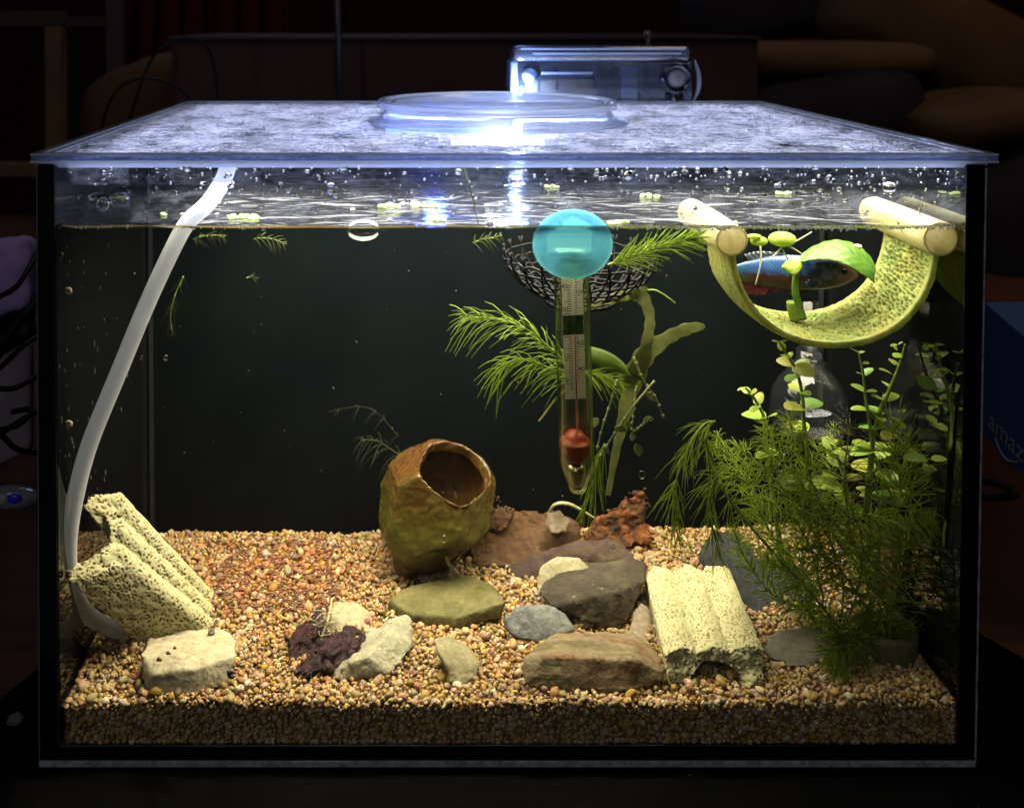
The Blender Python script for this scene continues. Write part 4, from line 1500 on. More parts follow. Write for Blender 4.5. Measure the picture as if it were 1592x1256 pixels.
cc = base_c * (1 - plug[:, None]) + plug[:, None] * np.array((.24, .56, .55))
cc = cc * (1 - .5 * in2[:, None]) + .5 * in2[:, None] * np.array((.28, .54, .58))
cc = cc * (1 - alg[:, None]) + alg[:, None] * np.array((.22, .66, .46)) * (1 + .3 * fbm(co * 700, 2))[:, None]
cc = cc * (1 - .5 * rim_[:, None]) + .5 * rim_[:, None] * np.array((.35, .72, .72))
cc = cc + band[:, None] * .2
co[:, 1] -= (.00028 * plug + .00025 * in2 + .0003 * alg) * 1.0
set_coords(me, co)
attr_col(me, 'tone', np.clip(cc, .01, .95))
cup = obj('suction_cup', me, TURQ, th)
# ------------------------------------------------------------------ floating half-ring hide with two floats
ham = thing('floating_hide', 'yellow green half ring hide with netted inside, hanging from two pale floats', 'hide', P(1290, 545, .03))
hx0, hx1 = .1378, .2286
hcx, hr = (hx0 + hx1) / 2, (hx1 - hx0) / 2
hz = .2215
hy0, hy1 = .0125, .0570
hd = hz - P(1290, 541, hy0)[2]
nu, nv = 300, 84
th_ = .0025


def arcpt(u, off):
    a = PI + u * PI
    c, s = math.cos(a), math.sin(a)
    e = lambda w: math.copysign(abs(w) ** .92, w)
    return hcx + (hr + off) * e(c), hz + (hd + off) * e(s)


pts_u = np.linspace(0, 1, nu + 1)
V, U, Vv, side = [], [], [], []
for i in range(nu + 1):
    xi, zi = arcpt(pts_u[i], -th_)
    xo, zo = arcpt(pts_u[i], 0)
    tw = .010 * max(0, .28 - pts_u[i]) / .28        # left arm narrows and twists a little
    y0, y1 = hy0 + tw * .25, hy1 - tw
    loopi = []
    for j in range(nv + 1):
        loopi.append((xi, y0 + (y1 - y0) * j / nv, zi, pts_u[i] * 160, j / nv, 1))
    for j in range(nv, -1, -1):
        bul = .0010 * math.sin(PI * j / nv)
        loopi.append((xo + bul * (xo - hcx) / hr, y0 + (y1 - y0) * j / nv, zo - bul, pts_u[i] * 160, j / nv, 0))
    V += loopi
V = np.array(V)
n_ = 2 * (nv + 1)
fc = []
for i in range(nu):
    for j in range(n_):
        j2 = (j + 1) % n_
        fc.append((i * n_ + j, (i + 1) * n_ + j, (i + 1) * n_ + j2, i * n_ + j2))
mb = MB(); mb.add(V[:, :3], fc)
me = mb.mesh('band')
co, no = coords(me)
wv = V[:, 4] * 42
f1, f2 = worley(np.stack([V[:, 3] * .46 + .3 * np.sin(wv * .3), wv * .30, np.zeros(len(V))], 1))
edge = np.clip(1 - (f2 - f1) * 3.6, 0, 1)
inn = V[:, 5] * np.clip((np.minimum(V[:, 4], 1 - V[:, 4])) * 12 - .5, 0, 1)
cen = np.array([hcx, 0, hz])
rd = co - np.array([hcx, 0, hz]); rd[:, 1] = 0
rd /= np.linalg.norm(rd, axis=1)[:, None] + 1e-9
disp = inn * ((1 - edge) * .0013 - edge * .0004) + (1 - V[:, 5]) * .0005 * fbm(co * np.array([90, 400, 90]), 3)
co = co + rd * disp[:, None] + .00025 * no * fbm(co * 500, 2)[:, None]
set_coords(me, co)
attr_col(me, 'tone', np.clip((np.array((.38, .40, .13)) * (1 - inn)[:, None] + inn[:, None] * (np.array((.43, .50, .16)) * edge[:, None] + np.array((.17, .19, .05)) * (1 - edge)[:, None]))
                             * (1 + .25 * fbm(co * np.array([120, 300, 120]), 3))[:, None] + np.array((.06, .0, -.01)) * fbm(co * 60, 2)[:, None], .02, .95))
obj('band', me, attr_mat('netted_band', 'tone', rough=.65, spec=.2, bump=.35, bscale=900, bdist=.0004, trans=.5), ham)
def sss(m, w=.8, rad=.006):
    b = next(n for n in m.node_tree.nodes if n.type == 'BSDF_PRINCIPLED')
    b.inputs['Subsurface Weight'].default_value = w
    b.inputs['Subsurface Radius'].default_value = (1, .8, .5)
    b.inputs['Subsurface Scale'].default_value = rad
    return m


FLO = mat('float_foam', [(.46, .40, .20), (.60, .56, .33), (.56, .62, .25)], scale=90, rough=.75, bump=.4, bscale=500, bdist=.0006)
END = mat('float_end', [(.42, .36, .22), (.60, .53, .37)], scale=420, rough=.85, bump=.5, bscale=1300)
FLO = leafy('float_foam_glow', (.52, .46, .24), (.66, .64, .36), 90, .45, .7, .2)
END = leafy('float_end_glow', (.76, .70, .54), (.90, .85, .70), 420, .62, .8, .15)
for cx, cpy, r in ((hx0, 374, .0071), (hx1, 372, .0076)):
    z = P(1137, cpy, .0115)[2]
    mb = MB()
    M = Matrix.Translation((cx, .0115, z)) @ Matrix.Rotation(-PI / 2, 4, 'X')
    mb.lathe([(r * .86, .0004), (r * .93, .0000), (r * .985, .0005), (r, .0016), (r, .03), (r * .97, .061), (r * .9, .0625), (.0001, .0628)], M, 40)
    mb.f = [f for f in mb.f if len(f) < 40]
    mb.m = [0] * len(mb.f)
    v = np.array(mb.v); dv_ = v - np.array([cx, 0, z]); dv_[:, 1] = 0
    mb.v = [tuple(q) for q in v + dv_ * (.05 * fbm(v * 120, 2))[:, None]]
    fl = obj('float', mb, FLO, ham)
    mb = MB(); M2 = Matrix.Translation((cx, .01135, z)) @ Matrix.Rotation(-PI / 2, 4, 'X'); mb.lathe([(.0001, -.0003), (r * .80, -.0001), (r * .90, .0006)], M2, 32)
    mb.f = [f for f in mb.f if len(f) < 32]
    mb.m = [0] * len(mb.f)
    obj('float_end', mb, END, fl)

# ------------------------------------------------------------------ fish
fy = .048
fish = thing('betta_fish', 'small fish with blue scaled back, dark red belly and pinkish head facing right', 'fish', P(1240, 452, fy))
st = [(1138, 424, 9, 3), (1150, 423, 13, 4), (1170, 423, 19, 7), (1195, 422, 24, 9.5), (1220, 423, 26.5, 11.5), (1245, 424, 26.5, 12.5), (1268, 425, 25.5, 13), (1290, 425.5, 23, 12.5), (1305, 425.5, 19.5, 11), (1318, 426, 14, 8.5), (1326, 426.5, 8.5, 5.5), (1331, 427, 4, 3), (1333, 427, .5, .5)]
kk = np.linspace(0, len(st) - 1, 220)
sa = np.array(st, float)
prof_f = np.stack([np.interp(kk, range(len(st)), sa[:, c]) for c in range(4)], 1)
for _ in range(30):
    prof_f[1:-1] = .25 * prof_f[:-2] + .5 * prof_f[1:-1] + .25 * prof_f[2:]
mpp = np.linalg.norm(P(1240, 400, fy) - P(1241, 400, fy))
seg = 96
vs, fs, tone = [], [], []
for i, (px, py, h, w) in enumerate(prof_f):
    c = P(px, py, fy)
    for k in range(seg):
        a = 2 * PI * k / seg
        vs.append((c[0], c[1] + w * mpp * math.cos(a), c[2] + h * mpp * math.sin(a)))
        u = (px - 1140) / 190
        v = math.sin(a)
        tone.append((u, v))
for i in range(len(prof_f) - 1):
    for k in range(seg):
        fs.append((i * seg + k, i * seg + (k + 1) % seg, (i + 1) * seg + (k + 1) % seg, (i + 1) * seg + k))
mb = MB(); mb.add(vs, fs); mb.f.append(tuple(range(seg))); mb.m.append(0)
me = mb.mesh('body')
co, no = coords(me)
uvn = np.array(tone)
uu, vv = uvn[:, 0], uvn[:, 1]
nz1 = fbm(co * 260, 3)
row = np.mod(uu * 30 + .5 * np.floor(vv * 9 % 2), 1)
ang_ = np.arcsin(np.clip(vv, -1, 1)) / PI * 22
rowi = np.floor(ang_)
lu = np.mod(uu * 30 + .5 * np.mod(rowi, 2), 1) - .5
lv = np.mod(ang_, 1) - .5
scale_e = np.clip(np.sqrt(lu ** 2 + lv ** 2) * 1.9, 0, 1)
blue = np.array((.03, .16, .62)); lblue = np.array((.12, .34, .95)); dark = np.array((.030, .016, .035)); redb = np.array((.085, .010, .018)); pink = np.array((.30, .085, .14)); teal = np.array((.02, .15, .22))
up_ = np.clip((vv + .15 + .22 * nz1) * 3.0, 0, 1)[:, None]
col = redb * (1 - up_) + up_ * (blue + (lblue - blue) * np.clip(.35 + .6 * nz1 + .3 * (1 - scale_e), 0, 1)[:, None])
col = col * (1 - .80 * scale_e ** 2 * up_[:, 0])[:, None]
tl = np.clip((.16 - uu) * 8, 0, 1)[:, None]
col = col * (1 - .6 * tl) + .6 * tl * teal
mid = np.clip((uu - .52) * 6, 0, 1)[:, None]
patch = np.clip((nz1 + .05) * 5, 0, 1)[:, None]
col = col * (1 - mid) + mid * (dark * (1 - patch) + patch * (np.array((.16, .07, .16)) * .6 + .4 * lblue))
hd_ = np.clip((uu - .80) * 12, 0, 1)[:, None]
col = col * (1 - hd_) + hd_ * (pink * (.7 + .45 * nz1)[:, None])
bel = np.clip((-vv - .35) * 3, 0, 1)[:, None] * (1 - hd_)
col = col * (1 - .7 * bel) + .7 * bel * np.array((.05, .018, .02))
co = co + no * (.00010 * (1 - scale_e) * (uu < .8))[:, None]
set_coords(me, co)
attr_col(me, 'tone', np.clip(col * .50, .003, 1))
obj('body', me, attr_mat('fish_skin', 'tone', rough=.32, spec=.6, bump=.3, bscale=1300, bdist=.0003), fish)
for s in (-1, 1):
    c = P(1309, 421, fy - s * 0) + np.array([0, -s * 9.6 * mpp, 0])
    mb = MB(); mb.ball(c, 5.2 * mpp, 16, 10, (1, .55, 1)); ey = obj('eye', mb, mat('eye_black', [(.004, .004, .006)], rough=.15, spec=.7), fish)
mb = MB(); mb.tube(spl([P(1333, 429, fy) - [0, .0002, 0], P(1327, 431, fy) - [0, .0016, 0], P(1320, 431, fy) - [0, .0026, 0]], 8), .00022, 6); obj('mouth', mb, mat('mouth_dark', [(.08, .01, .015)], rough=.4), fish)


def fin(name, root, tip, m, n=10, wav=.0012, thick=.00018):
    """root/tip: polylines of equal meaning; rays run root->tip"""
    mb = MB()
    a, b = spl(root, n * 2 + 1), spl(tip, n * 2 + 1)

    def fn(u, v):
        i = min(int(round(u * n * 2)), n * 2)
        p = a[i] * (1 - v) + b[i] * v
        return p + np.array([0, wav * math.sin(i * 2.1) * v, 0])
    mb.grid(fn, n * 2, 6)
    o = obj(name, mb, m, fish)
    so = o.modifiers.new('t', 'SOLIDIFY'); so.thickness = thick
    return o


FINM = leafy('red_fin', (.09, .016, .020), (.18, .04, .05), 300, .4, .4)
FINB = leafy('pale_fin', (.12, .15, .22), (.30, .34, .42), 300, .5, .4)
fin('anal_fin', path([(1155, 436, fy), (1190, 443, fy), (1225, 446, fy), (1250, 447, fy)]), path([(1152, 456, fy), (1180, 459, fy), (1215, 452, fy), (1248, 449, fy)]), FINM)
fin('tail_fin', path([(1140, 416, fy), (1138, 424, fy), (1140, 432, fy)]), path([(1122, 402, fy + .004), (1116, 424, fy + .006), (1122, 448, fy + .004)]), FINM)
fin('dorsal_fin', path([(1165, 406, fy), (1195, 400, fy), (1222, 397, fy)]), path([(1158, 396, fy), (1180, 391, fy), (1212, 393, fy)]), FINB)
fin('pectoral_fin', path([(1276, 432, fy - .0034), (1278, 436, fy - .0034), (1277, 440, fy - .0034)]), path([(1258, 434, fy - .006), (1252, 442, fy - .007), (1260, 449, fy - .006)]), FINB, 6)
fin('ventral_fin', path([(1262, 449, fy), (1266, 450, fy)]), path([(1228, 457, fy), (1236, 460, fy)]), FINM, 4)

# ------------------------------------------------------------------ broad leaf plant
LEAF = leafy('broad_leaf', (.045, .125, .014), (.085, .19, .026), 260, .25, .35, .3)
lp = thing('broad_leaf_plant', 'single large arched green leaf on a thick stem inside the half ring hide', 'plant', P(1246, 492, .036))
up_l = spl(path([(1238, 410, .036), (1252, 392, .044), (1276, 379, .049), (1302, 374, .050), (1330, 381, .048), (1350, 397, .042), (1360, 416, .036), (1358, 438, .030)]), 41)
lo_l = spl(path([(1238, 410, .036), (1258, 406, .030), (1276, 404, .027), (1296, 406, .025), (1318, 414, .024), (1334, 424, .025), (1348, 432, .027), (1358, 438, .030)]), 41)
mb = MB()


def leaf_fn(u, v):
    i = int(round(u * 40))
    p = up_l[i] * (1 - v) + lo_l[i] * v
    bulge = .0018 * math.sin(PI * v) * math.sin(PI * min(1, u * 1.02)) - .0008 * math.exp(-((v - .55) / .04) ** 2)
    bulge += .00022 * math.sin(u * 60 + abs(v - .55) * 26)
    return p + np.array([0, -bulge * .3, bulge])


mb.grid(leaf_fn, 40, 24)
lf = obj('leaf', mb, LEAF, lp); so = lf.modifiers.new('t', 'SOLIDIFY'); so.thickness = .0004
fl_a, fl_b = spl(path([(1215, 415, .032), (1226, 405, .034), (1246, 403, .036)]), 13), spl(path([(1215, 415, .032), (1232, 428, .029), (1246, 420, .033)]), 13)
mb = MB(); mb.grid(lambda u, v: fl_a[int(round(u * 12))] * (1 - v) + fl_b[int(round(u * 12))] * v + np.array([0, -.001 * math.sin(PI * v), 0]), 12, 6)
o = obj('leaf_lobe', mb, leafy('leaf_lobe_green', (.30, .42, .05), (.42, .55, .10), 120, .4), lp); so = o.modifiers.new('t', 'SOLIDIFY'); so.thickness = .0004
mb = MB(); mb.tube(spl(path([(1240, 412, .035), (1237, 432, .036), (1237, 455, .037), (1243, 478, .038), (1248, 496, .038)]), 20), [.0013 + .0006 * k / 19 for k in range(20)], 10); obj('stem', mb, leafy('stem_green', (.12, .26, .04), (.2, .36, .07), 150, .2), lp)
mb = MB(); mb.tube(spl(path([(1233, 469, .040), (1234, 480, .040), (1238, 497, .040)]), 10), .0030, 12); obj('sheath', mb, leafy('sheath_green', (.32, .46, .06), (.45, .58, .12), 150, .35), lp)

# floating plantlet with roots
fp = thing('floating_plantlet', 'small yellow green floating plantlet with trailing pale roots above the fish', 'plant', P(1215, 400, .030))
YG = leafy('yellow_green', (.30, .42, .05), (.48, .58, .12), 160, .45)
mb = MB(); mb.ball(P(1216, 372, .030), .0062, 24, 14, (1, .8, .55)); obj('leaf', mb, YG, fp)
mb = MB(); mb.ball(P(1180, 375, .030), .0040, 16, 10, (1, .7, .55)); obj('leaf', mb, YG, fp)
mb = MB(); mb.ball(P(1172, 368, .028), .0024, 16, 10, (1.5, .7, .5)); obj('leaf', mb, YG, fp)
RT_ = leafy('pale_rootlet', (.55, .55, .35), (.7, .68, .5), 200, .3)
for pts in ([(1182, 382, .028), (1183, 405, .027), (1178, 430, .026), (1174, 444, .026)], [(1215, 385, .029), (1205, 396, .028), (1195, 402, .027)], [(1218, 384, .029), (1240, 374, .026), (1262, 361, .022)],
            [(1222, 382, .029), (1236, 388, .028), (1248, 396, .027)], [(1214, 384, .029), (1222, 398, .029), (1226, 404, .029)]):
    mb = MB(); mb.tube(spl(path(pts), 12), [.00042 - .00015 * k / 11 for k in range(12)], 6); obj('root', mb, RT_, fp)


# ------------------------------------------------------------------ feathery plants
def nrm_(v):
    return v / (np.linalg.norm(v) + 1e-12)


def needles(mb, stem, n_wh, per, length, r, ang=55, droop=.3, s0=.0, s1=1.0, curl=0., rnd=random, tip_short=.45, base_short=0., fork=False):
    n = len(stem)
    for w in range(n_wh):
        s = s0 + (s1 - s0) * (w + .5 * rnd.random()) / n_wh
        x = s * (n - 1)
        i = min(int(x), n - 2)
        p = stem[i] + (stem[i + 1] - stem[i]) * (x - i)
        T = nrm_(stem[min(i + 1, n - 1)] - stem[max(i - 1, 0)])
        a = nrm_(np.cross(T, np.array([.31, .9, .3])))
        b = np.cross(T, a)
        ph = rnd.random() * 6.3
        ln = length * (1 - (1 - tip_short) * max(0, (s - .6) / .4)) * (1 - base_short * max(0, (.3 - s) / .3))
        for k in range(per):
            w_ = ph + 2 * PI * k / per + rnd.uniform(-.25, .25)
            th_ = math.radians(ang + rnd.uniform(-14, 14))
            rad_ = math.cos(w_) * a + math.sin(w_) * b
            d = math.cos(th_) * T + math.sin(th_) * rad_
            l = ln * rnd.uniform(.7, 1.12)
            pts = []
            for q in range(4):
                tq = q / 3
                pts.append(p + d * l * tq + np.array([0, 0, -droop * l]) * tq * tq + T * curl * l * tq * tq)
            mb.tube(pts, [r, r * .9, r * .75, r * .35], 3, cap=False)
            if fork and rnd.random() < .6:
                e = pts[1]
                d2 = nrm_(d + .5 * nrm_(np.cross(d, rad_) * rnd.choice((-1, 1))))
                mb.tube([e, e + d2 * l * .35 + np.array([0, 0, -droop * l * .2]), e + d2 * l * .6 + np.array([0, 0, -droop * l * .45])], [r * .8, r * .7, r * .3], 3, cap=False)


def clamp_in(mb, lo=None, hi=None):
    v = np.array(mb.v)
    v[:, 0] = np.clip(v[:, 0], XL + .0008, XR - .0008)
    v[:, 1] = np.clip(v[:, 1], YF + .0008, YP - .0008)
    v[:, 2] = np.minimum(v[:, 2], ZW + .0015)
    mb.v = [tuple(q) for q in v]


F_DARK = leafy('feather_dark', (.30, .40, .03), (.44, .55, .06), 60, .66)
F_MID = leafy('feather_mid', (.30, .42, .03), (.45, .56, .065), 60, .64)
F_LITE = leafy('feather_light', (.26, .38, .04), (.38, .50, .07), 60, .45)
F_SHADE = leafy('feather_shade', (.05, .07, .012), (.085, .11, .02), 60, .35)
F_BROWN = leafy('feather_brown', (.16, .13, .03), (.22, .20, .05), 60, .35)
STEM = leafy('feather_stem', (.16, .24, .04), (.28, .36, .08), 90, .25)


def feather(label, pts, n_wh, per, length, mat_, r=.00026, stem_r=.00055, ang=55, droop=.3, group=None, name='feathery_plant', s0=0., fork=False, curl=0., tip_short=.45, side=None, stem_mat=None):
    sp_ = spl([P(*p) for p in pts], 40)
    base = min(sp_, key=lambda q: q[2])
    tg = thing(name, label, 'plant', base, group)
    mb = MB(); mb.tube(sp_, [stem_r * (1 - .5 * k / 39) for k in range(40)], 7); clamp_in(mb); obj('stem', mb, stem_mat or STEM, tg)
    mb = MB(); needles(mb, sp_, n_wh, per, length, r, ang, droop, s0=s0, fork=fork, curl=curl, tip_short=tip_short)
    for q in side or []:
        s2 = spl([P(*p) for p in q], 16)
        mb.tube(s2, stem_r * .6, 5)
        needles(mb, s2, max(3, n_wh // 3), per, length * .85, r, ang, droop)
    clamp_in(mb)
    obj('needle_leaves', mb, mat_, tg, kind='stuff')
    return tg


GF = 'feathery stem plants at the right'
feather('feathery stem bending over to the left and hanging before the black boulder', [(1112, 655, .030), (1092, 662, .028), (1068, 700, .026), (1052, 745, .026), (1046, 780, .027), (1050, 815, .028), (1058, 850, .029)], 9, 7, .0130, F_MID, ang=36, droop=.6, group=GF, fork=True)
feather('long feathery stem running diagonally down right from the bend of the hanging one', [(1094, 658, .031), (1100, 700, .030), (1130, 770, .028), (1190, 845, .026), (1250, 910, .025), (1305, 975, .026)], 13, 6, .0135, F_MID, ang=55, droop=.45, group=GF, stem_r=.0009, fork=True)
feather('feathery stem arching from the diagonal stem and hanging over the right ceramic block', [(1165, 752, .028), (1135, 736, .026), (1110, 745, .024), (1103, 780, .024), (1108, 820, .025), (1120, 870, .026)], 8, 7, .0145, F_MID, ang=36, droop=.65, group=GF, fork=True)
feather('feathery plant growing upright from the small plant pot', [(1379, 1005, .038), (1388, 940, .036), (1408, 860, .032), (1416, 780, .029), (1412, 720, .028), (1398, 675, .027)], 15, 11, .0170, F_DARK, r=.00032, ang=62, droop=.10, group=GF, s0=.02)
feather('short upright feathery shoot with a starburst tip right of the clear bell', [(1395, 800, .030), (1400, 745, .0285), (1394, 705, .027), (1384, 655, .026)], 5, 12, .0175, F_MID, r=.00034, ang=45, droop=-.15, group=GF, tip_short=.8)
MASS = [((1300, 1015), (1310, 900), (1270, 800), (1230, 720), .040, 'behind'), ((1290, 1020), (1330, 930), (1340, 840), (1310, 760), .034, ''), ((1310, 1030), (1290, 960), (1240, 900), (1190, 870), .027, ''),
        ((1330, 1010), (1360, 900), (1370, 800), (1350, 720), .046, ''), ((1280, 990), (1220, 880), (1180, 780), (1160, 690), .050, ''), ((1270, 1000), (1250, 900), (1250, 780), (1275, 690), .058, ''),
        ((1320, 1020), (1370, 960), (1400, 880), (1390, 790), .055, ''), ((1300, 900), (1260, 820), (1200, 740), (1140, 690), .044, ''), ((1340, 880), (1310, 800), (1290, 720), (1300, 660), .062, ''),
        ((1300, 980), (1330, 990), (1300, 1010), (1302, 1045), .024, ''), ((1250, 900), (1180, 800), (1140, 720), (1110, 670), .060, ''), ((1350, 950), (1300, 880), (1230, 850), (1180, 880), .036, ''),
        ((1290, 960), (1210, 930), (1160, 870), (1140, 820), .046, ''), ((1330, 850), (1250, 760), (1210, 700), (1190, 660), .040, ''), ((1350, 800), (1400, 815), (1430, 810), (1450, 802), .026, ''),
        ((1300, 870), (1270, 770), (1240, 690), (1225, 650), .030, ''), ((1380, 990), (1350, 920), (1345, 860), (1365, 800), .064, ''), ((1280, 930), (1255, 840), (1215, 790), (1170, 770), .033, '')]
WORDS = ['tallest inner stem of the dense feathery mass', 'dense feathery stem curving left over the grey flat rock', 'low feathery stem reaching left towards the right ceramic block',
         'feathery stem rising under the middle of the half ring hide', 'feathery stem leaning left behind the diagonal stem', 'feathery stem in front of the clear bell base',
         'feathery stem leaning towards the potted feathery plant', 'feathery stem with its tip behind the bend of the hanging one', 'thin feathery stem reaching the lit round leaves', 'short feathery tuft hanging over the front of the grey flat rock',
         'rear feathery stem furthest left in the mass', 'feathery stem drooping left over the largest black rock', 'low feathery stem spread over the largest black rock',
         'feathery stem fanning out below the leftmost round leaved stem', 'feathery sprig lying sideways across the potted feathery plant', 'front feathery stem nearest the middle of the mass', 'rear feathery stem just left of the small plant pot', 'feathery stem bending left in the centre of the mass']
random.seed(5)
for k, (a, b_, c, d, y, _) in enumerate(MASS):
    feather(WORDS[k], [(*a, y), (*b_, y + .004), (*c, y + .002), (*d, y - .003)], 15, 9, random.uniform(.011, .0165), (F_DARK, F_DARK, F_MID, F_DARK, F_MID)[k % 5], r=.00026, ang=random.uniform(42, 66), droop=random.uniform(.1, .5), group=GF, fork=True)
feather('brownish feathery tip standing between the round leaved stems under the hide', [(1318, 800, .040), (1312, 740, .039), (1318, 690, .038), (1322, 652, .037)], 7, 10, .015, F_BROWN, ang=60, droop=.15, group=GF)
GS = 'feathery sprigs around the thermometer'
feather('large feathery sprig pointing left behind the thermometer', [(905, 590, .032), (860, 545, .031), (815, 510, .030), (765, 496, .029), (715, 492, .028)], 15, 6, .0200, F_LITE, r=.00031, ang=36, droop=.40, group=GS, name='feathery_sprig', tip_short=.6)
feather('smaller feathery sprig below the large one left of the thermometer', [(910, 600, .034), (870, 580, .034), (835, 565, .033), (800, 560, .032), (770, 575, .031)], 10, 6, .0185, F_MID, r=.00030, ang=40, droop=.65, group=GS, name='feathery_sprig', tip_short=.7)
feather('feathery sprig just right of the thermometer tube near its middle', [(905, 575, .034), (925, 582, .033), (945, 590, .032), (962, 597, .031)], 7, 8, .012, F_MID, r=.00033, ang=30, droop=.2, group=GS, name='feathery_sprig')
feather('bright feathery sprig under the water line between the suction cup and the left float', [(945, 412, .024), (980, 400, .022), (1020, 385, .020), (1060, 375, .018), (1082, 370, .017)], 15, 8, .0150, F_LITE, r=.00034, ang=36, droop=.05, group=GS, name='feathery_sprig', s0=.02)
feather('feathery strand trailing down beside the thermometer tip', [(940, 690, .030), (930, 720, .029), (922, 760, .029), (905, 800, .030)], 6, 7, .013, F_MID, ang=24, droop=.6, group=GS, name='feathery_sprig')
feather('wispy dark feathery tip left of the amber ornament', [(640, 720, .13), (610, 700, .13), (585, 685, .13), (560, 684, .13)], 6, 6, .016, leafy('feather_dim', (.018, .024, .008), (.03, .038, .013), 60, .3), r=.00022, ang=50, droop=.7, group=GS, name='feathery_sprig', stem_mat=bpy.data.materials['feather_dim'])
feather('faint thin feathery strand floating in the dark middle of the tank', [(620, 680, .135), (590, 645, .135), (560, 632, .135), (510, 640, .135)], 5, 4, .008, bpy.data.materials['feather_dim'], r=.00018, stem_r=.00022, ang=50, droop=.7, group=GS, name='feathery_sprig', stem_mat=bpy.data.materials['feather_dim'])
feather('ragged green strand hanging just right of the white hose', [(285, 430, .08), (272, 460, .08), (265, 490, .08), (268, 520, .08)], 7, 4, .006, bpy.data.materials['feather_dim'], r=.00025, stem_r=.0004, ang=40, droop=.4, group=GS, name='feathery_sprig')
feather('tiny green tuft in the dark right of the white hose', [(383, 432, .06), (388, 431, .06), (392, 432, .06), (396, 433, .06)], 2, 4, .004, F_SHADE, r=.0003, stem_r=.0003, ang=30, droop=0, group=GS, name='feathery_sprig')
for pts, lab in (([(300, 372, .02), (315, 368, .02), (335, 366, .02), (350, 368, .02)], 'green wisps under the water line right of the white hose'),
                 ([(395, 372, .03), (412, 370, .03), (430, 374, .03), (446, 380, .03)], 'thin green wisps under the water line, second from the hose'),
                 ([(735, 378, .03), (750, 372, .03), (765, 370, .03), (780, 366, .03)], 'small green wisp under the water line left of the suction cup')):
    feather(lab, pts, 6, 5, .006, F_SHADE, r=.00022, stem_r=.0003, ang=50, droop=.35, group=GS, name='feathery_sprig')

# twiggy sprigs right of the thermometer
def twig(label, stems, leaves, m):
    tg = thing('twiggy_plant', label, 'plant', P(*stems[0][-1]), 'bare twiggy stems right of the thermometer')
    mb = MB()
    for s_ in stems:
        q = spl(path(s_), 24)
        mb.tube(q, [.00060 - .00025 * k / 23 for k in range(24)], 6)
        for k in range(2, 24, 4):
            mb.ball(q[k], .00085, 7, 5)
    obj('stem', mb, m, tg)
    for (px, py, y, s_, rot) in leaves:
        mb = MB()
        c = P(px, py, y)
        R = Matrix.Rotation(rot, 3, 'Y') @ Matrix.Rotation(.5, 3, 'X')

        def fn(u, v):
            w = math.sin(PI * u) ** .7 * .36 * (v - .5) * 2
            return Vector(c) + R @ Vector((s_ * u, .1 * s_ * math.sin(3 * u), s_ * w))
        mb.grid(fn, 8, 4)
        o = obj('leaf', mb, m, tg)
        o.modifiers.new('t', 'SOLIDIFY').thickness = .0002
    return tg


TW = leafy('twig_green', (.20, .24, .07), (.36, .40, .16), 120, .3)
twig('twiggy sprig with pale nodes nearest the thermometer', [[(1018, 592, .026), (990, 625, .026), (965, 660, .026), (945, 690, .027), (932, 712, .027)], [(960, 590, .028), (950, 625, .028), (938, 660, .028), (928, 700, .028)]],
     [(955, 665, .026, .006, .3), (975, 655, .026, .0035, 1.2), (938, 695, .026, .004, .9), (930, 650, .026, .005, 2.2)], TW)
twig('twiggy sprig with a few torn pale leaves right of the antler shaped plant', [[(985, 555, .028), (1000, 590, .027), (1020, 620, .027), (1032, 650, .028)], [(990, 600, .028), (985, 640, .028), (982, 670, .028)], [(1010, 650, .028), (1000, 660, .028), (985, 672, .028)]],
     [(990, 690, .028, .006, 1.4), (1000, 655, .028, .005, -.2), (985, 672, .028, .004, 1.8), (1005, 610, .029, .006, .8)], TW)

# ------------------------------------------------------------------ antler shaped plant (flat branched frond)
ANT = leafy('antler_frond', (.14, .16, .055), (.25, .26, .11), 160, .65, .4, .15, .30)
an = thing('antler_plant', 'pale olive translucent frond forked like an antler behind the thermometer', 'plant', P(960, 760, .05))
for nm, pts, rr_ in (('trunk', [(945, 770, .052), (958, 700, .050), (972, 640, .048), (985, 590, .047), (1000, 552, .046)], [.0012, .0020, .0034, .0046, .0040]),
                     ('branch', [(985, 585, .047), (1005, 550, .046), (1040, 524, .045), (1070, 511, .044), (1096, 507, .044)], [.0054, .0048, .0032, .0030, .0016]),
                     ('branch', [(1000, 560, .046), (1008, 520, .045), (1010, 490, .045), (998, 462, .044), (978, 456, .044)], [.0034, .0026, .0024, .0032, .0030]),
                     ('branch', [(1006, 448, .044), (985, 455, .044), (955, 464, .044), (930, 472, .044), (903, 486, .044)], [.0010, .0030, .0024, .0014, .0010]),
                     ('branch', [(990, 595, .047), (975, 590, .047), (968, 580, .047), (972, 570, .047)], [.0040, .0034, .0022, .0016])):
    q = spl(path(pts), 30)
    rr2 = np.interp(np.linspace(0, 1, 30), np.linspace(0, 1, len(rr_)), rr_)
    rr2 = rr2 * (1 + .10 * np.sin(np.arange(30) * 1.3)) 
    rr2[-1] *= .5
    mb = MB(); mb.tube(q, rr2, 14, flat=.16); obj(nm, mb, ANT, an)
mb = MB()
e0, e1 = spl(path([(915, 538, .045), (940, 545, .045), (965, 560, .046), (980, 582, .047)]), 13), spl(path([(915, 560, .043), (935, 572, .043), (955, 578, .045), (980, 586, .047)]), 13)
mb.grid(lambda u, v: e0[int(round(u * 12))] * (1 - v) + e1[int(round(u * 12))] * v + np.array([0, -.0015 * math.sin(PI * v), 0]), 12, 6)
o = obj('young_leaf', mb, leafy('young_leaf_green', (.12, .20, .03), (.2, .28, .05), 90, .5), an); o.modifiers.new('t', 'SOLIDIFY').thickness = .0003
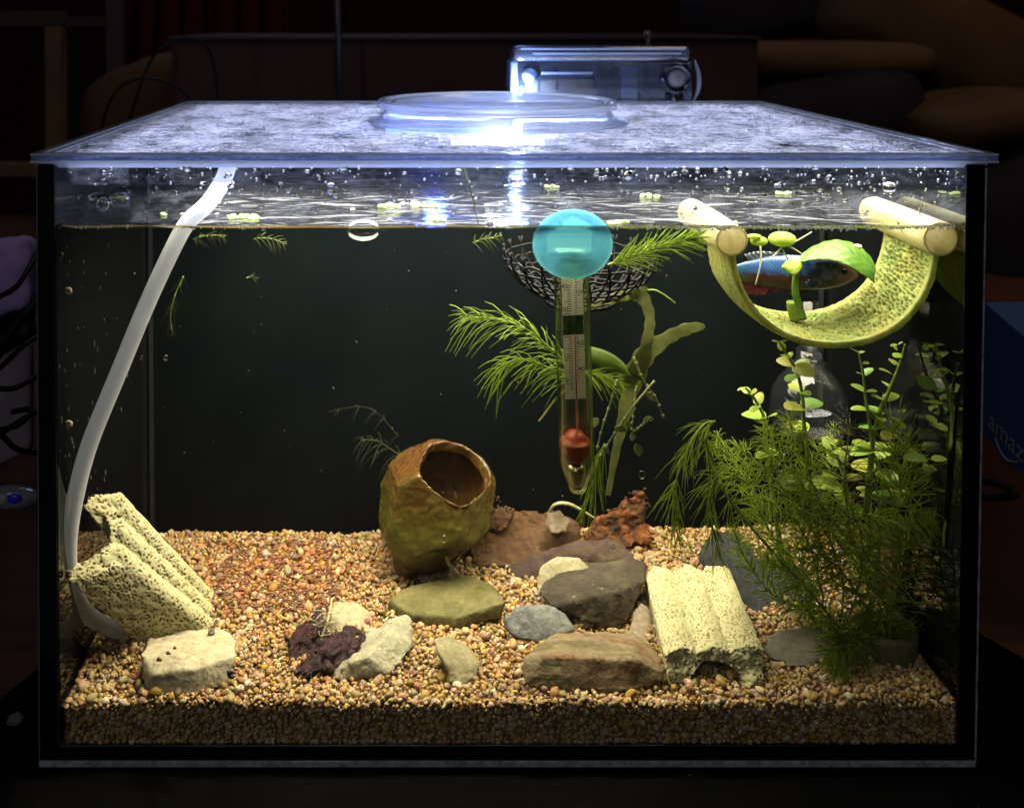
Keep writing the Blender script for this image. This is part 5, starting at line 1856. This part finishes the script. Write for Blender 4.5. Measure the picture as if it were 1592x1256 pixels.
for pts, r_, lab in (([(1000, 452, .045), (1020, 452, .045), (1040, 464, .045), (1050, 472, .045)], .0005, 'thin curled tendril above the antler shaped plant'),
                     ([(838, 655, .05), (850, 640, .05), (862, 622, .05)], .0005, 'thin brown stalk left of the thermometer'),):
    mb = MB(); mb.tube(spl(path(pts), 16), r_, 6); tag(obj('tendril', mb, F_BROWN if 'brown' in lab else STEM), lab, 'plant')
# ------------------------------------------------------------------ round leaved stem plants
RL = [leafy('round_leaf_a', (.26, .42, .05), (.40, .56, .10), 120, .45, .35), leafy('round_leaf_b', (.34, .46, .06), (.50, .60, .14), 120, .45, .35), leafy('round_leaf_c', (.14, .27, .04), (.24, .38, .07), 120, .45, .35)]
for m_ in RL:
    nt = m_.node_tree
    oi = nt.nodes.new('ShaderNodeObjectInfo')
    hs = nt.nodes.new('ShaderNodeHueSaturation')
    mr_ = nt.nodes.new('ShaderNodeMapRange')
    mr_.inputs['To Min'].default_value, mr_.inputs['To Max'].default_value = .75, 1.3
    nt.links.new(oi.outputs['Random'], mr_.inputs['Value'])
    nt.links.new(mr_.outputs[0], hs.inputs['Value'])
    mh_ = nt.nodes.new('ShaderNodeMapRange')
    mh_.inputs['To Min'].default_value, mh_.inputs['To Max'].default_value = .46, .52
    nt.links.new(oi.outputs['Random'], mh_.inputs['Value'])
    nt.links.new(mh_.outputs[0], hs.inputs['Hue'])
    rp = next(n for n in nt.nodes if n.type == 'VALTORGB')
    for l_ in list(rp.outputs[0].links):
        nt.links.new(hs.outputs[0], l_.to_socket)
    nt.links.new(rp.outputs[0], hs.inputs['Color'])
mb = MB()


def rl(u, v):
    a = v * 2 * PI
    r = u
    x = .5 + .5 * r * math.cos(a)
    y = .40 * r * math.sin(a) * (1 - .12 * math.cos(a))
    return (x, y, .10 * (abs(y) * 1.6) - .16 * x * x + .08 * x)


mb.grid(rl, 4, 16)
leaf_meshes = []
for m in RL:
    me = mb.mesh('round_leaf')
    me.materials.append(m)
    leaf_meshes.append(me)


def round_plant(label, pts, y, pairs, size, mi, end=None, tilt=.5):
    q = spl([P(px, py, y + dy) for px, py, dy in pts], 40)
    base = q[-1]
    tg = thing('round_leaved_plant', label, 'plant', base, 'round leaved stem plants at the right')
    mb = MB(); mb.tube(q, [.00055 + .0007 * k / 39 for k in range(40)], 8); clamp_in(mb); obj('stem', mb, leafy('round_stem', (.20, .30, .05), (.30, .40, .08), 90, .25) if 'round_stem' not in bpy.data.materials else bpy.data.materials['round_stem'], tg)
    for k in range(pairs):
        s = (k + .1) / pairs
        x = s * s * .35 + s * .65
        i = x * 37
        ii = min(int(i), 38)
        p = q[ii] + (q[ii + 1] - q[ii]) * (i - ii)
        T = nrm_(q[max(ii - 1, 0)] - q[min(ii + 2, 39)])
        az = (k % 2) * PI / 2 + random.uniform(-.5, .5) + .3
        for sgn in (0, 1):
            if random.random() < .12:
                continue
            a = az + sgn * PI + random.uniform(-.2, .2)
            out = np.array([math.cos(a), math.sin(a) * .8, 0.])
            d = nrm_(out + T * tilt * random.uniform(-.5, 1.9) * (1.2 - s))
            zax = nrm_(T - d * T.dot(d))
            yax = np.cross(zax, d)
            sz = size * (.42 + .75 * s) * random.uniform(.6, 1.35)
            o = bpy.data.objects.new('leaf', leaf_meshes[mi if random.random() < .7 else (mi + 1) % 3])
            COL.objects.link(o)
            o.parent = tg
            R = Matrix(((d[0], yax[0], zax[0]), (d[1], yax[1], zax[1]), (d[2], yax[2], zax[2]))).to_4x4()
            p2 = np.array([min(max(p[0], XL + .002), XR - .0050 - sz * .55), min(max(p[1], YF + .005), YP - .004), p[2]])
            o.matrix_basis = Matrix.Translation(Vector(p2 - np.array(tg.location))) @ R @ Matrix.Diagonal((sz, sz, sz, 1))
    return tg


random.seed(21)
round_plant('round leaved stem in front of the clear bell, its top touching the hide', [(1212, 532, 0), (1228, 558, 0), (1240, 580, 0), (1248, 620, 0), (1250, 660, .002), (1262, 760, .004), (1275, 860, .006)], .046, 9, .0120, 1)
round_plant('darker round leaved stem hanging straight down from the middle of the hide', [(1335, 548, 0), (1342, 580, 0), (1346, 620, 0), (1352, 660, 0), (1356, 700, 0), (1352, 780, .004), (1350, 860, .006)], .052, 8, .0105, 2)
round_plant('round leaved stem leaning right with its tip clear of the hide', [(1408, 535, 0), (1402, 556, 0), (1394, 580, 0), (1380, 612, 0), (1368, 640, 0), (1355, 700, .003), (1345, 800, .006)], .050, 9, .0075, 0)
round_plant('round leaved stem closest to the right pane', [(1454, 536, 0), (1460, 560, 0), (1466, 585, 0), (1476, 615, 0), (1482, 650, 0), (1480, 720, .002), (1470, 850, .006)], .0135, 9, .0082, 1)
round_plant('leftmost round leaved stem, short and bright, left of the clear bell', [(1158, 602, 0), (1168, 612, 0), (1180, 632, 0), (1188, 650, 0), (1190, 680, 0), (1200, 760, .004), (1215, 860, .006)], .052, 5, .0110, 0)
round_plant('low bright round leaved stem glowing among the feathery stems', [(1292, 690, 0), (1300, 705, 0), (1308, 725, 0), (1315, 750, 0), (1318, 790, 0), (1318, 840, .004)], .054, 6, .0115, 0)
round_plant('low yellowish round leaved stem between the potted plant and the brownish tip', [(1352, 690, 0), (1358, 705, 0), (1366, 722, 0), (1372, 745, 0), (1368, 790, 0), (1365, 850, .004)], .060, 5, .0120, 1)
round_plant('dim round leaved stem at the right edge behind the potted feathery plant', [(1450, 640, 0), (1444, 670, 0), (1440, 710, 0), (1438, 750, 0), (1430, 830, .004), (1425, 880, .006)], .046, 7, .0110, 1)

# ------------------------------------------------------------------ small plant pot
pot = thing('plant_pot', 'small round clay pot ring holding the upright feathery plant', 'pot', G(1406, 1040))
mb = MB()
pc_ = P(1379, 1008, .040)
T = Matrix.Translation((pc_[0], .041, GZ - .003))
mb.lathe([(.0130, 0), (.0136, .004), (.0138, .0135), (.0132, .0150), (.0108, .0150), (.0102, .0135), (.0100, .004)], T, 40)
v = np.array(mb.v); mb.v = [tuple(q) for q in v + .0005 * np.stack([fbm(v * 200, 2), fbm(v * 200 + 5, 2), fbm(v * 200 + 9, 2)], 1)]
obj('ring', mb, stone_mat('clay_ring', [(.16, .13, .07), (.24, .20, .11)], 150, .5), pot)
mb = MB(); mb.lathe([(.0001, .0118), (.0103, .0115), (.0103, .010), (.0001, .010)], T, 24); obj('soil', mb, mat('pot_soil', [(.03, .035, .012), (.06, .06, .02)], scale=600, rough=.9, bump=.6), pot)
mb = MB()
for _ in range(220):
    a, r = rng.uniform(0, 6.28), .0095 * math.sqrt(rng.random())
    p = np.array([pc_[0] + r * math.cos(a), .041 + r * math.sin(a), GZ + .0085])
    d = np.array([math.cos(a) * .7, math.sin(a) * .7, .6 + rng.random() * .8]) * rng.uniform(.004, .009)
    mb.tube([p, p + d * .6, p + d + np.array([0, 0, -.002])], [.00025, .00022, .0001], 3, cap=False)
obj('moss', mb, F_DARK, pot, kind='stuff')

# ------------------------------------------------------------------ clear bells and black basket
CLB = clear('clear_bell_plastic', (.93, .94, .97), .03, .8, .06, haze=.010, haze_col=(.5, .52, .62), power=2.6)
for px, py, y, lab in ((1257, 660, .098, 'clear plastic bell standing behind the round leaved stems'),):
    c = P(px, py, y)
    k = .0206 / .0206
    bl = thing('clear_bell', lab, 'bell', c)
    T = Matrix.Translation(Vector(c))
    prb = [(.0196, 0), (.0200, .006), (.0190, .0150), (.0160, .0225), (.0110, .0285), (.0072, .0308), (.0066, .0330), (.0066, .0400)]
    mb = MB(); mb.lathe(prb + [(r - .0007, z) for r, z in prb[::-1]], T, 48); obj('shell', mb, CLB, bl)
    mb = MB(); mb.lathe([(.0064, .031), (.0086, .0318), (.0088, .0330), (.0066, .0335)], T, 40); obj('collar', mb, CLB, bl)
    mb = MB()
    nn = 60
    pts = [np.array(c) + np.array([.0186 * math.cos(2 * PI * i / nn), .0186 * math.sin(2 * PI * i / nn), .0170 + .0005 * math.sin(i * 2.2)]) for i in range(nn + 1)]
    mb.tube(pts, .00022, 5); obj('wavy_line', mb, CLB, bl)
    mb = MB(); mb.tube([np.array(c) + [0, 0, .0395], np.array(c) + [0, 0, .0655]], .0048, 20); obj('riser', mb, clear('riser_plastic', (.55, .57, .62), .04, .8, .06, power=3), bl)
bk = thing('net_basket', 'black openwork net basket floating just under the water behind the suction cup', 'basket', P(905, 470, .065))
bc = P(902, 384, .062)
BZ = bc[2]
BM = mat('black_plastic', [(.003, .003, .004)], rough=.45, spec=.12)
mb = MB()
RB = .0375
for ring in range(1, 9):
    a = ring / 9 * PI / 2
    r, dz = RB * math.cos(PI / 2 - a) if False else RB * math.sin(a), -.027 * math.cos(a)
    nn = 48
    mb.tube([np.array([bc[0] + r * math.cos(2 * PI * i / nn) * (1 + .012 * math.sin(i * 5 + ring)), bc[1] + r * math.sin(2 * PI * i / nn) * .9, BZ + dz + .0006 * math.sin(i * 3.3 + ring * 2)]) for i in range(nn + 1)], .00062, 6)
for k in range(44):
    w = 2 * PI * k / 44
    tw = .25 * (1 if k % 2 else -1)
    pts = []
    for i in range(14):
        a = (1.2 + i / 13 * 7.8) / 9 * PI / 2
        ww = w + tw * (i / 13)
        pts.append(np.array([bc[0] + RB * math.sin(a) * math.cos(ww), bc[1] + RB * math.sin(a) * math.sin(ww) * .9, BZ - .027 * math.cos(a)]))
    mb.tube(pts, .00055, 5)
clamp_in(mb)
obj('net', mb, BM, bk)
nn = 64
mb = MB()
mb.tube([np.array([bc[0] + .016 * math.cos(2 * PI * i / nn), bc[1] + .0145 * math.sin(2 * PI * i / nn), BZ - .0268]) for i in range(nn + 1)], .0010, 8); obj('bottom_ring', mb, BM, bk)

# ------------------------------------------------------------------ withered leaf and roots
WL = stone_mat('withered_purple', [(.016, .004, .008), (.050, .014, .022), (.12, .038, .035)], 170, .8, rough=.28, speck=((.36, .28, .18), 330, .70), spec=.6)
wl = thing('withered_leaf', 'dark purple brown withered leaf crumpled on the gravel with pale roots', 'dead leaf', G(510, 1050))
mb = MB()
for a0, a1, a2, a3, zz in (((446, 1000, .044), (500, 945, .060), (515, 1000, .046), (450, 1040, .032), .004), ((452, 1052, .0235), (530, 978, .050), (572, 998, .040), (545, 1042, .024), .007), ((470, 1040, .028), (488, 1000, .040), (560, 1010, .036), (480, 1058, .021), .004)):
    A0, A1, A2, A3 = [P(*q) for q in (a0, a1, a2, a3)]

    def fn(u, v):
        p = (A0 * (1 - u) + A1 * u) * (1 - v) + (A3 * (1 - u) + A2 * u) * v
        b = zz * math.sin(PI * u) * math.sin(PI * v)
        return p + np.array([0, -.3 * b, b])
    mb.grid(fn, 36, 28)
v = np.array(mb.v)
fcn = np.array([v[list(f)].mean(0) for f in mb.f])
keep = fbm(fcn * 170 + 1, 3) + .25 * fbm(fcn * 500, 2) < .52
mb.f = [f for f, k_ in zip(mb.f, keep) if k_]
mb.m = [0] * len(mb.f)
v += np.stack([.0026 * fbm(v * 160, 3), .0026 * fbm(v * 160 + 7, 3), .0048 * np.abs(fbm(v * 190 + 3, 3)) - .0004], 1)
mb.v = [tuple(q) for q in v]
o = obj('blade', mb, WL, wl); o.modifiers.new('t', 'SOLIDIFY').thickness = .0004
ROOTM = leafy('bleached_root', (.46, .40, .22), (.60, .54, .33), 200, .2)
mb = MB()
mb.tube(spl(path([(500, 992, .042), (508, 968, .047), (514, 945, .053), (516, 930, .058)]), 12), .0006, 6)
for _ in range(18):
    x0, y0 = rng.uniform(488, 514), rng.uniform(945, 988)
    pts = [(x0 + rng.normal(0, 7) * k, y0 + rng.normal(0, 7) + 5 * k, .046 + rng.normal(0, .002)) for k in range(4)]
    mb.tube(spl(path(pts), 14), .00022, 4)
obj('roots', mb, ROOTM, wl, kind='stuff')

# ------------------------------------------------------------------ snails, pebbles, floating bits
def snail(label, c, r, facing, m):
    tg = thing('snail', label, 'snail', c, 'small snails')
    pts, rad_ = [], []
    e1, e2, e3 = [np.array(q, float) for q in facing]
    for i in range(46):
        t_ = i / 45
        a = t_ * 2.4 * 2 * PI
        rr_ = r * (.15 + .62 * t_)
        pts.append(np.array(c) + e1 * rr_ * math.cos(a) + e2 * rr_ * math.sin(a) + e3 * r * .35 * (1 - t_))
        rad_.append(r * (.10 + .30 * t_))
    mb = MB(); mb.tube(pts, rad_, 10); obj('shell', mb, m, tg)
    mb = MB(); mb.ball(np.array(c) + e1 * r * .55 - e3 * r * .3, r * .5, 10, 6, (1.2, .7, .6)); obj('body', mb, mat('snail_body', [(.18, .14, .09)], rough=.4) if 'snail_body' not in bpy.data.materials else bpy.data.materials['snail_body'], tg)
    return tg


SH1 = mat('snail_shell_pale', [(.34, .27, .15), (.52, .44, .27)], scale=700, rough=.35)
SH2 = mat('snail_shell_dark', [(.07, .055, .045), (.14, .11, .09)], scale=700, rough=.35)
fr_ = ((1, 0, 0), (0, 0, 1), (0, 1, 0)); tp_ = ((1, 0, 0), (0, .9, .2), (0, -.3, 1))
snail('pale snail on the left pane, the upper of two beside the hose', P(106, 453, YF + .0012), .0017, fr_, SH1)
snail('pale snail on the left pane, the lower of two beside the hose', P(107, 660, YF + .0012), .0017, fr_, SH1)
snail('tiny pale snail on the pane just under the water line at the far left', P(95, 396, YF + .001), .0010, fr_, SH1)
snail('dark snail on the top of the pale flat stone', P(328, 986, .046) + np.array([0, 0, .001]), .0018, tp_, SH2)
snail('dark snail on the gravel under the left ceramic block', P(152, 977, .040), .0022, tp_, SH2)
snail('grey snail on the gravel by the right end of the pale flat stone', P(359, 1052, .012) + np.array([0, 0, .001]), .0022, fr_, SH2)
snail('dark snail where the hose meets the left ceramic block', P(106, 893, .012), .0018, fr_, SH2)
snail('small brown snail on the large arched green leaf', P(1331, 392, .036) + np.array([0, -.002, .003]), .0017, tp_, SH1)
mb = MB()
for dx, dy, s_ in ((0, 0, 1), (14, -10, .8), (24, -18, .6), (-8, 8, .5)):
    hull(mb, [P(248 + dx + 5 * s_ * math.cos(a), 1025 + dy + 4 * s_ * math.sin(a), .0155) + np.array([0, -.0003 * (k % 2), .0004 * (k % 3) - .0002]) for k, a in enumerate(np.linspace(0, 5.5, 7))])
tag(obj('debris', mb, mat('orange_debris', [(.30, .14, .05), (.42, .24, .10)], scale=800, rough=.7), kind='stuff'), 'orange brown flakes of food lying on the pale flat stone', 'debris')

# floating leaf bits on the water surface
GB = leafy('duckweed', (.36, .46, .10), (.66, .74, .30), 400, .35)
PB = leafy('pale_bit', (.66, .62, .50), (.8, .78, .66), 400, .3)


def on_water(px, py):
    q = G(px, py, ZW + .0004)
    if q[0] < XL + .0045:          # these cling to the front pane just above the water
        q = P(px, py, YF + .0022)
    return q


BITS = [(182, 308, .0045, 'two lobed', GB), (255, 333, .0060, 'round', GB), (143, 310, .0035, 'small', PB), (285, 333, .0040, 'clear', PB), (337, 333, .0030, 'small', PB), (378, 338, .0085, 'long', GB), (606, 320, .0065, 'lumpy', GB),
        (635, 316, .0055, 'upright', PB), (662, 320, .0080, 'double', GB), (548, 326, .0048, 'white', PB), (680, 342, .0045, 'faint', GB), (758, 320, .0035, 'tiny', PB), (778, 318, .0035, 'tiny', PB), (606, 342, .0032, 'tiny', PB), (1218, 300, .0050, 'flat', GB), (1010, 305, .006, 'slim', GB), (960, 345, .006, 'flat', GB), (858, 290, .005, 'ragged', GB), (1135, 345, .004, 'flat', GB)]
WHERE = ['nearest the left pane', 'in front of the hose at the left', 'left of the clear bubble at the left', 'just left of the hose', 'just right of the hose', 'right of the hose, the longest bit', 'leftmost of three over the blue reflection',
         'middle of three over the blue reflection', 'rightmost of three over the blue reflection', 'just above the big bubble', 'right of the big bubble near the pane', 'left of the suction cup, outer one', 'left of the suction cup, inner one', 'right of the big bubble, palest', 'under the right part of the lid, alone',
         'slanting right of the suction cup', 'touching the right side of the suction cup', 'above the suction cup', 'beside the left float']
for (px, py, s_, kind_, m), wh in zip(BITS, WHERE):
    c = on_water(px, py)
    tg = []
    mb = MB()
    nl = 1 if kind_ in ('tiny', 'small', 'clear', 'white', 'round') else 3
    for j in range(nl):
        off = np.array([(j - (nl - 1) / 2) * s_ * .55, rng.normal(0, .2) * s_, 0])
        mb.ball(c + off, s_ * .34 * rng.uniform(.7, 1.1), 16, 10, (1.1, .9, .5))
    v = np.array(mb.v); mb.v = [tuple(q) for q in v + s_ * .10 * np.stack([fbm(v * 600, 2), fbm(v * 600 + 3, 2), fbm(v * 600 + 8, 2)], 1)]
    tag(obj('floating_bit', mb, m), ('%s %s bit floating on the water, %s' % (kind_, 'green leaf' if m is GB else 'pale', wh)), 'plant bit', 'bits floating on the water')
mb = MB(); mb.tube(spl(path([(722, 262, .0075), (730, 290, .0075), (738, 322, .0075), (744, 350, .0075)]), 16), .00030, 5)
tag(obj('plant_fibre', mb, STEM), 'thin green fibre stuck on the pane above the water, left of the suction cup', 'plant bit')
# big bubbles at the water line
BUB = clear('bubble_film', (.95, .97, .97), .05, 1.0, .01, power=2.2)
for px, py, w, h, lab in ((565, 358, 27, 17, 'big clear bubble pressed on the pane at the water line'), (186, 311, 17, 13, 'clear dome bubble floating at the left of the hose'), (160, 318, 9, 10, 'smaller clear bubble left of the dome bubble')):
    if py > 350:
        c = P(px, py, YF + .0045); k = mpp * .9
    else:
        c = on_water(px, py); k = .00031
    mb = MB(); mb.ball(c, 1, 32, 20, (w * k, w * k * .7 if py < 350 else .0040, h * k)); tag(obj('bubble', mb, BUB), lab, 'bubble')
# little air bubbles on the pane in front of the plants
random.seed(3)
PBL = [(953, 851, 6), (958, 834, 4), (998, 738, 6), (970, 790, 4), (905, 966, 4), (921, 905, 3), (1222, 700, 5), (1213, 727, 6), (1250, 931, 6), (258, 556, 4), (220, 556, 3), (690, 838, 5)]
WH2 = ['on the low dark brown rock, larger', 'on the low dark brown rock, smaller', 'in front of the dim leaf', 'in front of the rusty root mass', 'above the banded rock', 'on the dark slab rock', 'upper one before the feathery mass', 'lower one before the feathery mass', 'right of the right ceramic block', 'right of the hose', 'beside the hose', 'over the amber ornament']
for (px, py, r), w in zip(PBL, WH2):
    mb = MB(); mb.ball(P(px, py, YF + .0016), r * .00026, 20, 12, (.9, .6, 1.2)); tag(obj('air_bubble', mb, BUB), 'tiny clear air bubble on the pane, ' + w, 'bubble', 'air bubbles on the pane')
# specks drifting in the water
mb = MB()
for _ in range(60):
    px, py = rng.uniform(110, 1100), rng.uniform(375, 800)
    mb.ball(P(px, py, rng.uniform(.02, .10)), rng.uniform(.00010, .00027), 6, 4, (1, 1, rng.uniform(1, 1.8)))
for _ in range(60):
    px, py = 90 + abs(rng.normal(0, 40)), rng.uniform(380, 780)
    mb.ball(P(px, py, YF + .001), rng.uniform(.0001, .00022), 6, 4, (1, .5, rng.uniform(2, 9)))
clamp_in(mb)
o = obj('drifting_specks', mb, mat('speck', [(.42, .42, .36)], rough=.6), kind='stuff')
o['label'] = 'pale specks drifting in the dark water'
o['category'] = 'specks'
# reddish litter on the gravel at the left
mb = MB()
for _ in range(300):
    px, py = rng.uniform(330, 520), rng.uniform(842, 955)
    c = G(px, py); c[2] = float(gz(c[0], c[1])) + .0012
    a = rng.uniform(-.6, 1.2); l = rng.uniform(.0012, .0032)
    d = np.array([math.cos(a), math.sin(a), rng.uniform(0, .3)]) * l
    mb.tube([c - d, c + np.array([0, 0, .0004]), c + d], [.0002, .0005, .0002], 5)
o = obj('leaf_litter', mb, mat('red_litter', [(.15, .055, .04), (.26, .12, .07)], scale=300, rough=.7), kind='stuff')
o['label'] = 'reddish plant litter scattered on the gravel at the left rear'
o['category'] = 'litter'

# ------------------------------------------------------------------ clear filter box behind the lid
fb = thing('filter_box', 'clear plastic hang on filter box with beige sponge standing behind the lid', 'filter', P(935, 175, .276))
SMOKE = clear('smoky_plastic', (.72, .75, .82), .07, 1, .04, gl=(.8, .88, 1), haze=.06, haze_col=(.55, .65, .9), power=2.2)
SMOKED = clear('dark_plastic', (.34, .35, .38), .07, 1, .08, gl=(.8, .85, 1), haze=.05, haze_col=(.2, .22, .3), power=3)
EDGEB = clear('bright_plastic_edge', (.7, .78, .95), .12, 1, .08, gl=(.85, .9, 1), haze=.75, haze_col=(.66, .76, 1), power=2.2)


def fbox(name, px0, py0, px1, py1, y, dep, m, bev=.0012, parent=fb):
    lo, hi = bx(px0, py0, px1, py1, y, dep)
    mb = MB(); mb.box(lo, hi)
    o = obj(name, mb, m, parent, True)
    bv = o.modifiers.new('b', 'BEVEL'); bv.width = bev; bv.segments = 3
    return o


fbox('front_wall', 806, 98, 1076, 190, .278, .0016, SMOKE)
fbox('back_wall', 806, 98, 1076, 190, .330, .0016, SMOKE)
fbox('side_wall', 794, 96, 806, 180, .282, .046, EDGEB, .0015)
fbox('side_wall', 1070, 96, 1078, 180, .282, .046, SMOKED, .0010)
fbox('cover', 800, 72, 1074, 96, .276, .056, clear('cover_plastic', (.8, .84, .92), .1, 1, .05, haze=.22, haze_col=(.6, .7, 1), power=2.2), .003)
fbox('cover_lip', 810, 75, 1066, 78, .2745, .002, EDGEB, .0004)
fbox('cover_lip', 828, 82, 1060, 85, .2745, .002, EDGEB, .0004)
fbox('partition', 836, 88, 840, 170, .281, .04, SMOKED, .0006)
fbox('partition', 926, 84, 946, 172, .281, .04, SMOKED, .0010)
fbox('partition', 996, 100, 1008, 175, .281, .04, SMOKED, .0010)
fbox('partition', 864, 90, 869, 140, .281, .03, SMOKED, .0006)
fbox('cross_bar', 838, 93, 1000, 98, .280, .01, SMOKED, .0006)
fbox('light_bar', 842, 112, 922, 116, .2765, .001, EDGEB, .0004)
fbox('water_chamber', 842, 104, 924, 121, .300, .02, EDGEB, .001)
fbox('water_chamber', 966, 104, 992, 182, .282, .02, EDGEB, .001)
o = fbox('sponge', 818, 124, 924, 160, .2815, .010, mat('beige_sponge', [(.60, .42, .22), (.85, .66, .40)], scale=160, rough=.95, bump=.8, bscale=420, bdist=.001), .002)
mb = MB(); c = P(823, 118, .2775); mb.lathe([(.0001, 0), (.0050, .0002), (.0052, .0010), (.0001, .0012)], Matrix.Translation(Vector(c)) @ Matrix.Rotation(PI / 2, 4, 'X'), 28); obj('round_window', mb, EDGEB, fb)
c = P(1051, 122, .276)
MK = Matrix.Translation(Vector(c)) @ Matrix.Rotation(PI / 2, 4, 'X')
kn = MB(); kn.lathe([(.0070, -.004), (.0112, -.004), (.0116, .001), (.0106, .0036), (.0084, .0040), (.0074, .0022), (.0066, .0020)], MK, 40); k_o = obj('knob', kn, SMOKED, fb)
mb = MB(); mb.lathe([(.0001, .0010), (.0062, .0012), (.0064, .003), (.0040, .0040), (.0001, .0040)], MK, 32); obj('knob_cap', mb, mat('grey_knob', [(.20, .21, .23)], rough=.2, spec=.6), k_o)
mb = MB(); mb.tube([P(1048, 138, .280), P(1048, 185, .280)], .0068, 24); obj('intake_tube', mb, SMOKED, fb)
mb = MB(); mb.tube([P(1050, 138, .279), P(1050, 185, .279)], .0024, 12); obj('intake_core', mb, mat('dark_core', [(.03, .028, .026)], rough=.3), fb)
mb = MB(); mb.tube([P(1008, 78, .29), P(1007, 58, .29)], .0016, 10); mb.ball(P(1007, 53, .29), .0026, 12, 8, (1.2, 1, .9)); obj('valve_stem', mb, mat('valve_grey', [(.10, .09, .09)], rough=.3), fb)
mb = MB(); mb.ball(P(1018, 84, .285), .0055, 18, 10, (1.3, 1, .8)); obj('valve_body', mb, SMOKED, fb)
mb = MB(); mb.tube(spl(path([(1080, 94, .284), (1086, 115, .284), (1086, 138, .284), (1078, 158, .284)]), 16), [.0006 + .0012 * math.sin(PI * i / 15) for i in range(16)], 8); obj('flow_lip', mb, EDGEB, fb)
